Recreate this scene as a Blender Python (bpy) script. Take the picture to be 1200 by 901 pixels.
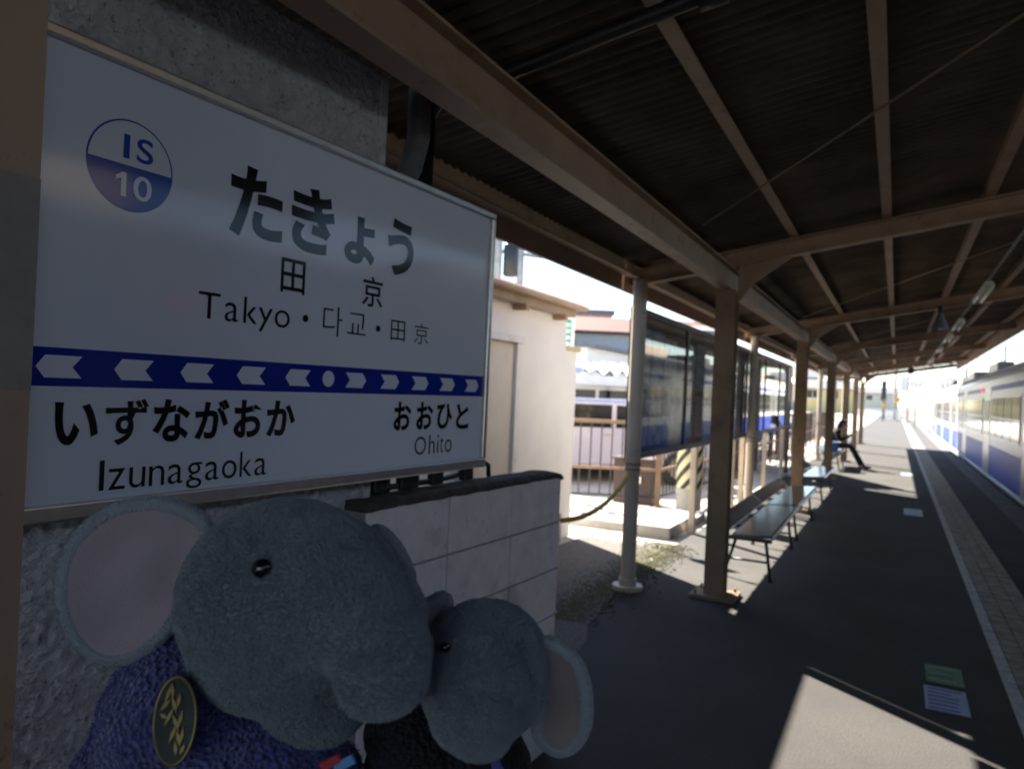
import bpy, bmesh, math, random
import numpy as np
from mathutils import Vector, Matrix, noise
random.seed(7); np.random.seed(7)
rad = math.radians
SC = bpy.context.scene
COL = SC.collection
for o in list(bpy.data.objects): bpy.data.objects.remove(o)

# ------------------------------------------------------------------ camera
YAW, PITCH, ROLL = rad(27.7), rad(0.3), rad(2.58)
cam_d = bpy.data.cameras.new('camera')
cam = bpy.data.objects.new('camera', cam_d); COL.objects.link(cam); SC.camera = cam
cam_d.sensor_width = 36.0; cam_d.lens = 36.0 * 860 / 1200
cam_d.clip_start = 0.02; cam_d.clip_end = 6000
cam.matrix_world = (Matrix.Translation((0, 0, 1.55)) @ Matrix.Rotation(YAW, 4, 'Z')
                    @ Matrix.Rotation(math.pi / 2 + PITCH, 4, 'X') @ Matrix.Rotation(ROLL, 4, 'Z'))
cam_d.dof.use_dof = True; cam_d.dof.focus_distance = 1.05; cam_d.dof.aperture_fstop = 5.6

# ------------------------------------------------------------------ light
SUN_AZ = Vector((-0.81, 0.59, 0)).normalized(); SUN_EL = rad(39)
w = bpy.data.worlds.new('World'); SC.world = w; w.use_nodes = True
nt = w.node_tree; nt.nodes.clear()
sky = nt.nodes.new('ShaderNodeTexSky'); sky.sky_type = 'NISHITA'; sky.sun_disc = False
sky.sun_elevation = SUN_EL; sky.sun_rotation = math.atan2(SUN_AZ.x, SUN_AZ.y)
sky.air_density = 1.0; sky.dust_density = .3; sky.ozone_density = 2.5
bg = nt.nodes.new('ShaderNodeBackground'); bg.inputs[1].default_value = 0.072
wo = nt.nodes.new('ShaderNodeOutputWorld')
nt.links.new(sky.outputs[0], bg.inputs[0]); nt.links.new(bg.outputs[0], wo.inputs[0])
sd = bpy.data.lights.new('sun', 'SUN'); sd.energy = 5.0; sd.angle = rad(0.53); sd.color = (1, .91, .78)
sun = bpy.data.objects.new('sun', sd); COL.objects.link(sun)
sdir = -(SUN_AZ * math.cos(SUN_EL) + Vector((0, 0, math.sin(SUN_EL))))
sun.rotation_euler = sdir.to_track_quat('-Z', 'Y').to_euler(); sun.location = (-20, 15, 20)
vs = SC.view_settings
vs.view_transform = 'Standard'; vs.look = 'None'; vs.gamma = 1; vs.use_curve_mapping = False
vs.exposure = 2.5
SC.cycles.max_bounces = 10; SC.cycles.diffuse_bounces = 5

# ------------------------------------------------------------------ materials
MATS = {}
def mat(name, col, rough=.7, metal=0., var=.12, scale=6., bump=0., bscale=80., spec=.5, coat=0.,
        dirt=None, voro=False, sheen=0., alpha=None, detail=4., emit=None):
    if name in MATS: return MATS[name]
    m = bpy.data.materials.new(name); m.use_nodes = True; MATS[name] = m
    n = m.node_tree.nodes; l = m.node_tree.links
    b = n['Principled BSDF']
    b.inputs['Roughness'].default_value = rough; b.inputs['Metallic'].default_value = metal
    b.inputs['Specular IOR Level'].default_value = spec
    if coat: b.inputs['Coat Weight'].default_value = coat; b.inputs['Coat Roughness'].default_value = .03
    if sheen: b.inputs['Sheen Weight'].default_value = sheen; b.inputs['Sheen Roughness'].default_value = .4
    geo = n.new('ShaderNodeNewGeometry')
    nz = n.new('ShaderNodeTexNoise'); nz.inputs['Scale'].default_value = scale; nz.inputs['Detail'].default_value = detail
    l.new(geo.outputs['Position'], nz.inputs['Vector'])
    mx = n.new('ShaderNodeMix'); mx.data_type = 'RGBA'
    mr = n.new('ShaderNodeMapRange'); mr.inputs[1].default_value = .3; mr.inputs[2].default_value = .7
    l.new(nz.outputs['Fac'], mr.inputs[0]); l.new(mr.outputs[0], mx.inputs[0])
    c = list(col)
    mx.inputs[6].default_value = [x * (1 - var) for x in c] + [1]
    mx.inputs[7].default_value = [min(1, x * (1 + var)) for x in c] + [1]
    out = mx.outputs[2]
    if dirt:
        for (dc, ds, lo, hi) in (dirt if isinstance(dirt, list) else [dirt]):
            n2 = n.new('ShaderNodeTexNoise'); n2.inputs['Scale'].default_value = ds; n2.inputs['Detail'].default_value = 6
            n2.inputs['Roughness'].default_value = .65
            l.new(geo.outputs['Position'], n2.inputs['Vector'])
            m2 = n.new('ShaderNodeMapRange'); m2.inputs[1].default_value = lo; m2.inputs[2].default_value = hi
            l.new(n2.outputs['Fac'], m2.inputs[0])
            x2 = n.new('ShaderNodeMix'); x2.data_type = 'RGBA'
            l.new(m2.outputs[0], x2.inputs[0]); l.new(out, x2.inputs[6]); x2.inputs[7].default_value = list(dc) + [1]
            out = x2.outputs[2]
    l.new(out, b.inputs['Base Color'])
    if bump:
        if voro:
            t = n.new('ShaderNodeTexVoronoi'); t.inputs['Scale'].default_value = bscale; o = t.outputs['Distance']
        else:
            t = n.new('ShaderNodeTexNoise'); t.inputs['Scale'].default_value = bscale; t.inputs['Detail'].default_value = 5; o = t.outputs['Fac']
        l.new(geo.outputs['Position'], t.inputs['Vector'])
        bp = n.new('ShaderNodeBump'); bp.inputs['Strength'].default_value = min(1, bump); bp.inputs['Distance'].default_value = .01
        l.new(o, bp.inputs['Height']); l.new(bp.outputs[0], b.inputs['Normal'])
    if emit:
        b.inputs['Emission Color'].default_value = list(emit[:3]) + [1]; b.inputs['Emission Strength'].default_value = emit[3]
    return m

RUST = ((.16, .07, .03), 9., .62, .72)
PAINT = mat('beige_steel_paint', (.36, .25, .172), .55, var=.12, scale=3, bump=.15, bscale=40, dirt=[((.22, .14, .09), 3.5, .55, .8), RUST])
CREAM = mat('cream_steel_paint', (.62, .52, .40), .5, var=.1, scale=4, bump=.1, bscale=40, dirt=RUST)
POST = mat('post_paint', (.28, .185, .108), .6, var=.15, scale=3, bump=.15, bscale=50, dirt=[((.12, .07, .04), 4., .5, .8), RUST])
GREYP = mat('grey_patch_tone', (.24, .22, .195), .6, var=.12, scale=12, bump=.2, bscale=60, dirt=((.2, .16, .12), 7., .55, .75))
ROOFM = mat('roof_sheet_metal', (.125, .088, .060), .8, var=.3, scale=2.2, bump=.1, bscale=30, dirt=[((.036, .025, .017), 1.6, .45, .75), ((.09, .055, .036), 5., .6, .8)])
ASPH = mat('asphalt', (.055, .053, .051), .9, var=.6, scale=130, bump=.7, bscale=200, detail=2, dirt=[((.040, .039, .038), 1.1, .42, .7), ((.074, .071, .066), .6, .5, .75), ((.03, .03, .03), 3.1, .66, .72)])
CONC = mat('concrete', (.40, .38, .35), .9, var=.18, scale=7, bump=.3, bscale=90, dirt=((.24, .23, .21), 1.5, .5, .75))
COPING = mat('coping_concrete', (.16, .155, .15), .9, var=.25, scale=14, bump=.3, bscale=90, dirt=((.07, .07, .07), 2.5, .45, .75))
YARD = mat('yard_paving', (.50, .46, .41), .95, var=.2, scale=2, bump=.3, bscale=70, dirt=((.26, .24, .21), .5, .45, .75))
DIRTG = mat('ground_soil', (.17, .15, .12), .95, var=.25, scale=.6, bump=.4, bscale=30)
BALL = mat('ballast', (.20, .18, .16), .95, var=.5, scale=24, bump=1, bscale=30, voro=True)
BLOCK = mat('painted_block', (.70, .69, .68), .85, var=.08, scale=14, bump=.4, bscale=110, dirt=[((.36, .35, .34), 6., .55, .8), ((.42, .41, .40), 30., .6, .75)])
MORTAR = mat('mortar', (.30, .29, .28), .95, var=.2, scale=40, bump=.4, bscale=120)
CAPM = mat('mossy_cap_mortar', (.055, .055, .05), .95, var=.4, scale=25, bump=.6, bscale=90, dirt=((.10, .10, .09), 12., .55, .75))
STUC = mat('sprayed_stucco', (.52, .53, .55), .95, var=.16, scale=20, bump=.9, bscale=110, dirt=[((.30, .29, .27), 9., .55, .8), ((.22, .215, .205), 58., .57, .68)])
ALU = mat('brushed_aluminium', (.62, .60, .57), .32, 1., var=.06, scale=30, bump=.03, bscale=200)
SIGNW = mat('sign_white_enamel', (.70, .76, .87), .10, var=.01, spec=.22)
SIGNB = mat('sign_blue_enamel', (.012, .03, .30), .10, var=.02, spec=.22)
SIGNL = mat('sign_circle_blue', (.02, .07, .40), .10, var=.02, spec=.22)
SIGNK = mat('sign_black_enamel', (.012, .012, .013), .10, var=.02, spec=.22)
BLACKM = mat('black_plastic', (.02, .02, .022), .45, var=.2)
DKFRAME = mat('dark_bronze_frame', (.035, .033, .03), .35, .3, var=.2)
GALV = mat('galvanised_pipe', (.22, .215, .21), .5, .4, var=.2, scale=10, bump=.1)
WHITEW = mat('white_plaster', (.84, .82, .77), .9, var=.04, scale=3, bump=.2, bscale=80, dirt=((.72, .67, .57), 1.3, .6, .85))
BROWNF = mat('brown_fascia', (.42, .28, .18), .7, var=.15, scale=6, bump=.1)
SOFF = mat('soffit_board', (.36, .29, .22), .8, var=.15, scale=5)
DOORC = mat('cream_door', (.72, .66, .55), .6, var=.05)
WHITEP = mat('white_paint', (.78, .77, .74), .5, var=.06, scale=6, bump=.05, dirt=((.5, .44, .36), 5., .6, .8))
TILEY = mat('worn_tactile_tile', (.36, .325, .25), .85, var=.3, scale=11, bump=.2, bscale=120, dirt=((.22, .2, .17), 9., .5, .7))
TILEW = mat('pale_line_tile', (.60, .58, .54), .85, var=.15, scale=11, bump=.2, bscale=120, dirt=((.35, .33, .3), 7., .5, .75))
JOINT = mat('tile_joint', (.06, .058, .055), .95, var=.2)
BENCHM = mat('bench_blue_steel', (.13, .165, .24), .17, .55, var=.15, scale=8, bump=.03)
BENCHF = mat('bench_frame_dark', (.035, .04, .05), .45, .5, var=.1)
GLASSB = mat('display_glass_backing', (.22, .22, .23), .6, var=.3, scale=3, spec=.3)
CHAINY = mat('yellow_chain_plastic', (.62, .38, .04), .5, var=.15)
MOSS = mat('moss', (.075, .080, .018), .95, var=.5, scale=40, bump=.8, bscale=120, dirt=((.05, .045, .03), 14., .45, .7))
FENCEK = mat('dark_fence_bar', (.03, .03, .035), .5, .2, var=.1)
TAN = mat('tan_fence_rail', (.20, .125, .075), .6, var=.15)
STEELR = mat('rail_steel', (.20, .16, .13), .35, .8, var=.2)
GLASSD = mat('dark_glass', (.012, .014, .017), .08, var=.1, spec=.35)
RUBBER = mat('black_rubber', (.02, .02, .02), .7, var=.2)
TRW = mat('train_white_paint', (.78, .78, .78), .3, var=.02, spec=.5)
TRB = mat('train_blue_paint', (.012, .05, .38), .4, var=.03, spec=.2)
TRG = mat('train_stainless', (.48, .48, .48), .3, .85, var=.05, scale=3)
TRR = mat('train_roof_grey', (.42, .36, .29), .8, var=.12)
TRK = mat('train_underframe', (.03, .03, .03), .7, var=.2)
REDL = mat('red_lamp', (.7, .01, .03), .3, emit=(1, .02, .05, .5))

# ------------------------------------------------------------------ helpers
class MB:
    def __init__(s): s.v = []; s.f = []; s.mi = []
    def add(s, vs_, fs, mi=0):
        k = len(s.v); s.v += [tuple(p) for p in vs_]
        for f in fs: s.f.append(tuple(k + i for i in f)); s.mi.append(mi)
        return s
    def box(s, x0, x1, y0, y1, z0, z1, mi=0, M=None):
        p = [Vector((x, y, z)) for z in (z0, z1) for y in (y0, y1) for x in (x0, x1)]
        if M: p = [M @ q for q in p]
        return s.add(p, [(0, 2, 3, 1), (4, 5, 7, 6), (0, 1, 5, 4), (2, 6, 7, 3), (0, 4, 6, 2), (1, 3, 7, 5)], mi)
    def prism(s, poly, a, b, axis='z', mi=0, M=None):
        n = len(poly)
        def P(q, t):
            r = {'z': (q[0], q[1], t), 'y': (q[0], t, q[1]), 'x': (t, q[0], q[1])}[axis]
            r = Vector(r); return M @ r if M else r
        area = sum(poly[i][0] * poly[(i + 1) % n][1] - poly[(i + 1) % n][0] * poly[i][1] for i in range(n))
        if area < 0: poly = poly[::-1]
        vs_ = [P(q, a) for q in poly] + [P(q, b) for q in poly]
        fs = [tuple(range(n))[::-1], tuple(range(n, 2 * n))] + [(i, (i + 1) % n, n + (i + 1) % n, n + i) for i in range(n)]
        if axis == 'y': fs = [f[::-1] for f in fs]
        return s.add(vs_, fs, mi)
    def tube(s, pts, r, n=10, mi=0, cap=True, closed=False):
        pts = [Vector(p) for p in pts]; m = len(pts)
        rs = list(r) if isinstance(r, (list, tuple)) else [r] * m
        vs_ = []; up = None
        for i, p in enumerate(pts):
            if closed: t = pts[(i + 1) % m] - pts[i - 1]
            else: t = pts[min(i + 1, m - 1)] - pts[max(i - 1, 0)]
            t.normalize()
            if up is None:
                up = Vector((0, 0, 1)) if abs(t.z) < .9 else Vector((1, 0, 0))
            a = t.cross(up).normalized(); up = a.cross(t).normalized()
            for k in range(n):
                th = 2 * math.pi * k / n
                vs_.append(p + (a * math.cos(th) + up * math.sin(th)) * rs[i])
        fs = []
        for i in range(m if closed else m - 1):
            j = (i + 1) % m
            for k in range(n):
                fs.append((i * n + k, i * n + (k + 1) % n, j * n + (k + 1) % n, j * n + k))
        if cap and not closed:
            fs.append(tuple(range(n))[::-1]); fs.append(tuple((m - 1) * n + k for k in range(n)))
        return s.add(vs_, fs, mi)
    def ell(s, c, r, nu=20, nv=12, mi=0, M=None):
        vs_ = []; fs = []
        for j in range(1, nv):
            ph = math.pi * j / nv
            for i in range(nu):
                th = 2 * math.pi * i / nu
                vs_.append(Vector((c[0] + r[0] * math.sin(ph) * math.cos(th), c[1] + r[1] * math.sin(ph) * math.sin(th), c[2] + r[2] * math.cos(ph))))
        vs_.append(Vector((c[0], c[1], c[2] + r[2]))); vs_.append(Vector((c[0], c[1], c[2] - r[2])))
        a = len(vs_) - 2
        for j in range(nv - 2):
            for i in range(nu): fs.append((j * nu + i, (j + 1) * nu + i, (j + 1) * nu + (i + 1) % nu, j * nu + (i + 1) % nu))
        for i in range(nu):
            fs.append((a, i, (i + 1) % nu)); fs.append((a + 1, (nv - 2) * nu + (i + 1) % nu, (nv - 2) * nu + i))
        if M: vs_ = [M @ q for q in vs_]
        return s.add(vs_, fs, mi)
    def mesh(s, name, mats):
        me = bpy.data.meshes.new(name); me.from_pydata(s.v, [], s.f)
        for m_ in (mats if isinstance(mats, (list, tuple)) else [mats]): me.materials.append(m_)
        me.polygons.foreach_set('material_index', s.mi); me.update(); return me
    def build(s, name, mats, parent=None, smooth=False, bevel=0, loc=None, rotz=None, auto=None):
        me = s.mesh(name, mats)
        o = bpy.data.objects.new(name, me); COL.objects.link(o)
        if parent: o.parent = parent
        if loc is not None: o.location = loc
        if rotz is not None: o.rotation_euler.z = rotz
        if smooth: me.polygons.foreach_set('use_smooth', [True] * len(me.polygons))
        if auto:
            me.polygons.foreach_set('use_smooth', [True] * len(me.polygons))
            try: me.set_sharp_from_angle(angle=rad(auto))
            except Exception: pass
        if bevel:
            bm_ = o.modifiers.new('bevel', 'BEVEL'); bm_.width = bevel; bm_.segments = 2; bm_.limit_method = 'ANGLE'; bm_.angle_limit = rad(40)
        return o
def tag(o, label=None, cat=None, group=None, kind=None):
    if label: o['label'] = label
    if cat: o['category'] = cat
    if group: o['group'] = group
    if kind: o['kind'] = kind
    return o
def thing(name, label, cat, loc=(0, 0, 0), rotz=0, group=None):
    o = bpy.data.objects.new(name, None); COL.objects.link(o); o.empty_display_size = .1
    o.location = loc; o.rotation_euler = (0, 0, rotz)
    return tag(o, label, cat, group)
def copy_tree(o, parent=None):
    c = o.copy(); COL.objects.link(c); c.parent = parent
    for ch in list(o.children): copy_tree(ch, c)
    return c
def inst(me, name, parent=None, loc=(0, 0, 0), rot=None):
    o = bpy.data.objects.new(name, me); COL.objects.link(o); o.parent = parent; o.location = loc
    if rot: o.rotation_euler = rot
    return o
def hprof(wd, ht, tf=.009, tw=.007):
    a, b = wd / 2, ht / 2
    return [(-a, -b), (a, -b), (a, -b + tf), (tw / 2, -b + tf), (tw / 2, b - tf), (a, b - tf), (a, b), (-a, b), (-a, b - tf), (-tw / 2, b - tf), (-tw / 2, -b + tf), (-a, -b + tf)]
def arc(cx, cy, r, a0, a1, n): return [(cx + r * math.cos(a0 + (a1 - a0) * i / n), cy + r * math.sin(a0 + (a1 - a0) * i / n)) for i in range(n + 1)]

# ------------------------------------------------------------------ setting
def sheet(name, x0, x1, y0, y1, z, m):
    return tag(MB().box(x0, x1, y0, y1, z - .05, z).build(name, m), kind='structure')
sheet('ground', -2500, 2500, -600, 4500, -1.15, DIRTG)
tag(MB().box(-90, -1.98, -30, 140, -1.1, -.012).build('yard', YARD), kind='structure')
tag(MB().box(-1.98, 1.50, -16, 96, -1.1, 0).build('platform', ASPH), kind='structure')
tag(MB().box(1.50, 1.84, -16, 96, -1.1, .004).build('platform_edge', COPING, bevel=.01), kind='structure')
tag(MB().prism([(1.84, -1.12), (5.6, -1.12), (5.2, -.93), (2.0, -.93)], -40, 300, 'y').build('track_bed', BALL), kind='structure')
for x in (2.87, 3.937):
    t = MB().prism(hprof(.09, .15, .03, .02), -40, 300, 'y').build('rail', STEELR, loc=(x, 0, -.80))
    tag(t, 'rusty running rail on the platform side under the train' if x < 3 else 'rusty running rail on the side of the train away from the platform', 'rail', 'rails of the train track')
# moss and rough soil strip beside the block wall
def blob(name, pts, z, m, n=6, jitter=.05, kind='stuff', label=None, cat=None):
    vs_ = []
    for i in range(len(pts)):
        a, b = Vector(pts[i]), Vector(pts[(i + 1) % len(pts)])
        for k in range(n):
            q = a.lerp(b, k / n); vs_.append((q.x + random.uniform(-jitter, jitter), q.y + random.uniform(-jitter, jitter)))
    o = MB().prism(vs_, z - .03, z, 'z').build(name, m); return tag(o, label, cat, kind=kind)
SOIL = mat('gritty_soil', (.13, .115, .10), .95, var=.5, scale=60, bump=.8, bscale=140)
blob('gravel', [(-3.15, 2.9), (-1.55, 3.0), (-1.72, 4.6), (-2.0, 6.0), (-2.05, 7.3), (-2.95, 7.4)], .004, SOIL, label='dark gritty soil strip behind the block wall', cat='soil')
def moss_mesh():
    mb = MB()
    for i in range(5200):
        t = random.random(); y = 4.6 + 3.0 * t
        x = -1.95 - .12 * t + random.gauss(0, .09 + .06 * t)
        r = random.uniform(.003, .016)
        mb.ell((x, y, .004), (r, r * random.uniform(.7, 1.3), r * .22), 5, 3)
    return mb
tag(moss_mesh().build('moss', MOSS, smooth=True), 'green moss along the platform edge beside the eave pole', 'moss', kind='stuff')
tag(MB().box(-3.6, -2.10, 8.0, 9.45, -.02, .08).box(-2.62, -2.12, 7.85, 8.7, -.02, .12).build('kerb_slab', CONC, bevel=.01), kind='structure')

# tactile strip
strip = tag(MB().box(.585, .995, -6, 92, -.02, .004).build('tactile_strip', JOINT), kind='structure')
def tile_mesh(w_, l_, m, name):
    mb = MB(); mb.box(-w_ / 2, w_ / 2, -l_ / 2, l_ / 2, 0, .010)
    return mb.mesh(name, m)
tW = tile_mesh(.064, .145, TILEW, 'tile'); tY = tile_mesh(.104, .145, TILEY, 'tile')
cols_t = [(.625, tW), (.715, tY), (.825, tY), (.935, tY)]
for k in range(58):
    y = 3.55 + .155 * k
    for x, me in cols_t: inst(me, 'tile', strip, (x, y, .004 + random.uniform(-.0015, .0015)))
far = MB()
for k in range(515):
    y = 3.55 + .155 * (58 + k)
    for (x, me), hw in zip(cols_t, (.032, .052, .052, .052)): far.box(x - hw, x + hw, y - .0725, y + .0725, .004, .014, 0 if hw < .04 else 1)
near = MB()
for k in range(50):
    y = 3.55 - .155 * (1 + k)
    for (x, me), hw in zip(cols_t, (.032, .052, .052, .052)): near.box(x - hw, x + hw, y - .0725, y + .0725, .004, .014, 0 if hw < .04 else 1)
tag(far.build('distant_tiles', [TILEW, TILEY], strip), kind='stuff'); tag(near.build('rear_tiles', [TILEW, TILEY], strip), kind='stuff')

# floor stickers
def sticker(x, y, w_, l_, m, label, lines=0, lm=None):
    t = thing('floor_sticker', label, 'floor sticker', (x, y, 0), group=None)
    MB().box(-w_ / 2, w_ / 2, -l_ / 2, l_ / 2, .001, .004).build('sheet', m, t)
    if lines:
        mb = MB()
        for i in range(lines):
            yy = -l_ / 2 + l_ * (i + .6) / (lines + .2)
            mb.box(-w_ * .42, w_ * random.uniform(.15, .42), yy - l_ * .03, yy + l_ * .03, .004, .0055)
        mb.build('print', lm, t)
    return t
SG = mat('sticker_green', (.03, .12, .04), .5); SB = mat('sticker_pale', (.36, .40, .48), .5, var=.04); SBL = mat('sticker_blue_print', (.1, .16, .5), .5); SWH = mat('sticker_white_print', (.22, .34, .22), .5)
sticker(.30, 4.97, .19, .33, SG, 'green floor sticker on the asphalt beside the tactile strip', 3, SWH)
sticker(.29, 4.56, .20, .36, SB, 'pale blue and white floor sticker touching the green one', 6, SBL)
sticker(.27, 12.3, .24, .75, SB, 'small white floor sticker lying alone beyond the first bench', 3, SBL)
sticker(.27, 19.0, .24, .75, SB, 'white floor sticker in the sunlit part near the seated person', 3, SBL)

# ------------------------------------------------------------------ canopy
SLOPE = .165
def rz(L): return 2.76 + SLOPE * L          # rafter underside
can = thing('platform_canopy', 'beige steel platform canopy with corrugated roof on a row of posts', 'canopy', (-1.2, .55, 0))
CO = Vector((-1.2, .55, 0))
S_POST = [-4.65, .55, 5.85, 11.05, 16.25, 21.45, 26.6, 31.6]
S0, S1 = -5.2, 32.1
def cpart(mb, name, m, parent=can, **k):
    mb.v = [(v[0] - CO.x, v[1] - CO.y, v[2] - CO.z) for v in mb.v]
    return mb.build(name, m, parent, **k)
BEAMB, BEAMT = 2.385, 2.565
for S in S_POST:
    p = MB()
    M = Matrix.Translation((-1.2, S, 0))
    if S == .55: p.box(-1.275, -1.125, S - .075, S + .075, .03, BEAMB - .001)
    else: p.prism(hprof(.15, .15, .010, .008), .02, BEAMB, 'z', M=M)
    po = cpart(p, 'post', POST if S != .55 else PAINT)
    b = MB(); b.box(-1.2 - .17, -1.2 + .17, S - .15, S + .15, 0, .03)
    for sx in (-1, 1):
        for sy in (-1, 1): b.tube([(-1.2 + sx * .13, S + sy * .11, .02), (-1.2 + sx * .13, S + sy * .11, .06)], .012, 6)
    bo = MB(); bo.v, bo.f, bo.mi = [(v[0] - CO.x, v[1] - CO.y, v[2]) for v in b.v], b.f, b.mi
    bo.build('base_plate', POST, po, bevel=.004)
    if S == .55:   # thin greyer patch over two faces of the nearest post
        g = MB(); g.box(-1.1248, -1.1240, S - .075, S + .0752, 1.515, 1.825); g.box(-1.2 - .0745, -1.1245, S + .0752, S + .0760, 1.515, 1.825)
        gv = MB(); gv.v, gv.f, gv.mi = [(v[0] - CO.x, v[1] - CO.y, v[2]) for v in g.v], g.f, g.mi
        gv.build('grey_patch', GREYP, po)
    # rafter: I section running up towards the track, end tapered
    L0, L1 = (-1.42 if S < 2 else -2.02), 1.90
    d = .13
    r = MB()
    for (lo, hi, hw) in ((0, .012, .05), (.012, d - .012, .004), (d - .012, d, .05)):
        r.add([(x, S + sgn * hw, rz(x) + (lo if k == 0 else hi) * (1 if x < 1.2 else 1) ) for x in (L0, L1) for sgn in (-1, 1) for k in (0, 1)],
              [(0, 1, 3, 2), (4, 6, 7, 5), (0, 4, 5, 1), (2, 3, 7, 6), (0, 2, 6, 4), (1, 5, 7, 3)])
    cpart(r, 'rafter', PAINT, bevel=.003)
    # haunch gusset on the track side of the post
    g = MB(); g.prism([(-1.125, BEAMB - .10), (-1.125, rz(-1.125)), (-.72, rz(-.72)), (-.78, rz(-.78) - .03), (-1.0, BEAMB + .06)], S - .006, S + .006, 'y')
    cpart(g, 'gusset', PAINT)
for a, b_ in zip(S_POST[:-1], S_POST[1:]):
    g = MB(); M = Matrix.Translation((-1.2, 0, (BEAMB + BEAMT) / 2))
    g.prism(hprof(.10, BEAMT - BEAMB, .012, .008), a + .004, b_ - .004, 'y', M=M)
    cpart(g, 'beam', PAINT, bevel=.003)
PUR = [-1.33, -.72, -.11, .50, 1.11, 1.74]
for L in PUR:
    zb = rz(L) + .131
    m = MB(); m.prism([(L - .03, zb), (L + .03, zb), (L + .03, zb + .008), (L - .022, zb + .008), (L - .022, zb + .06), (L - .03, zb + .06)], S0, S1, 'y')
    cpart(m, 'purlin', PAINT)
# left eave fascia: a deep plate under a channel
for a, b_ in ((1.95, 5.62), (5.66, 11.0), (11.04, 16.2), (16.24, 21.4), (21.44, 26.6), (26.64, S1)):
    m = MB(); m.box(-2.02, -1.99, a, b_, 2.38, 2.64); cpart(m, 'fascia', PAINT, bevel=.003)
    m = MB(); m.box(-1.985, -1.90, a, b_, 2.50, 2.515).box(-1.985, -1.975, a, b_, 2.515, 2.60); cpart(m, 'eave_channel', PAINT)
m = MB(); m.prism([(1.92, rz(1.92) - .10), (1.945, rz(1.92) - .10), (1.945, rz(1.92) + .22), (1.92, rz(1.92) + .22)], S0, S1, 'y'); cpart(m, 'fascia', PAINT, bevel=.003)
m = MB(); m.box(1.895, 1.915, S0, 4.3, rz(1.92) - .26, rz(1.92) - .02); cpart(m, 'added_eave_blocker', PAINT, bevel=.003)  # unseen board added to keep bright sky out of the name board's reflection
# round eave poles
for S in (5.63, 10.95, 16.15, 21.35, 26.5, 31.4):
    m = MB(); m.tube([(-1.84, S, .03), (-1.84, S, rz(-1.84) + .0)], .058, 16); p = cpart(m, 'eave_pole', CREAM, auto=40)
    b = MB(); b.tube([(-1.84 - CO.x, S - CO.y, 0), (-1.84 - CO.x, S - CO.y, .035)], .12, 14); b.tube([(-1.84 - CO.x, S - CO.y, .03), (-1.84 - CO.x, S - CO.y, .09)], .07, 14)
    b.build('foot', CREAM, p, auto=40)
    b = MB(); b.tube([(-1.84 - CO.x, S - CO.y, .985), (-1.84 - CO.x, S - CO.y, 1.005)], .066, 14); b.tube([(-1.84 - CO.x, S - CO.y, .945), (-1.84 - CO.x, S - CO.y, .96)], .066, 14)
    b.build('band', POST, p, auto=40)
# diagonal tie rods
for S in (.55, 5.85, 11.05, 16.25, 21.45):
    m = MB(); m.tube([(-1.15, S + 4.1 + .1, rz(-1.15) + .09), (1.75, S + .6, rz(1.75) + .02)] if S < 2 else [(-1.15, S + 4.6, rz(-1.15) + .1), (1.75, S + .4, rz(1.75) + .1)], .0055, 8)
    cpart(m, 'tie_rod', POST, smooth=True)
# corrugated roof sheets, two rows with laps
def corr_sheet(L0, L1, width, pitch=.076, amp=.009, th=.003, lift=0.):
    n = int(width / pitch * 6); mb = MB(); vs_ = []; fs = []
    xs = (L0, L1)
    for lay in (0, 1):
        for i in range(n + 1):
            y = width * i / n
            for x in xs: vs_.append((x, y, rz(x) + .131 + .062 + amp + amp * math.sin(2 * math.pi * y / pitch) + lay * th + lift))
    N = 2 * (n + 1)
    for i in range(n):
        a = 2 * i; fs.append((a, a + 1, a + 3, a + 2)); fs.append((N + a, N + a + 2, N + a + 3, N + a + 1))
        fs.append((a, a + 2, N + a + 2, N + a)); fs.append((a + 1, N + a + 1, N + a + 3, a + 3))
    fs.append((0, N, N + 1, 1)); a = 2 * n; fs.append((a, a + 1, N + a + 1, N + a))
    mb.add(vs_, fs); return mb
PW = .076 * 10
for row, (La, Lb, lf) in enumerate(((-2.08, .02, 0), (-.10, 2.02, .006))):
    meA = corr_sheet(La - CO.x if False else La, Lb, PW + .06, lift=lf); meA.v = [(v[0] - CO.x, v[1], v[2]) for v in meA.v]
    me = meA.mesh('roof_sheet', ROOFM)
    k = 0; y = S0
    while y < S1 - .05:
        o = inst(me, 'roof_sheet', can, (0, y - CO.y, .0035 * (k % 2))); y += PW; k += 1

# fluorescent run and hanging lamp
cond = thing('cable_conduit', 'long grey conduit pipe running under the canopy rafters', 'conduit', (.78, 2, rz(.78) - .02))
MB().tube([(0, -2, 0), (0, 29.5, 0)], .014, 8).build('pipe', GALV, cond, smooth=True)
for k in range(6):
    MB().box(-.02, .02, 5.85 + 5.2 * k - 2 - .01, 5.85 + 5.2 * k - 2 + .01, -.016, .02).build('clip', GALV, cond)
FIXW = mat('lamp_housing_white', (.66, .63, .58), .5)
TUBEM = mat('unlit_tube', (.75, .75, .72), .3)
for k, S in enumerate((9.4, 13.0, 15.4, 18.4, 22.6, 25.6, 29.0)):
    t = thing('strip_light', 'white unlit strip light on the conduit ' + ('just before the second canopy rafter', 'between the second and third canopy rafters', 'just before the third canopy rafter', 'just past the third canopy rafter', 'just past the fourth canopy rafter', 'just before the fifth canopy rafter', 'between the two last canopy rafters')[k], 'strip light', (.78, S, rz(.78) - .035), group='strip lights along the conduit')
    MB().prism([(-.06, -.05), (.06, -.05), (.03, 0), (-.03, 0)], -.6, .6, 'y').build('housing', FIXW, t, bevel=.004)
    for sx in (-.035, .035): MB().tube([(sx, -.58, -.068), (sx, .58, -.068)], .014, 8).build('tube', TUBEM, t, smooth=True)
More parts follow.
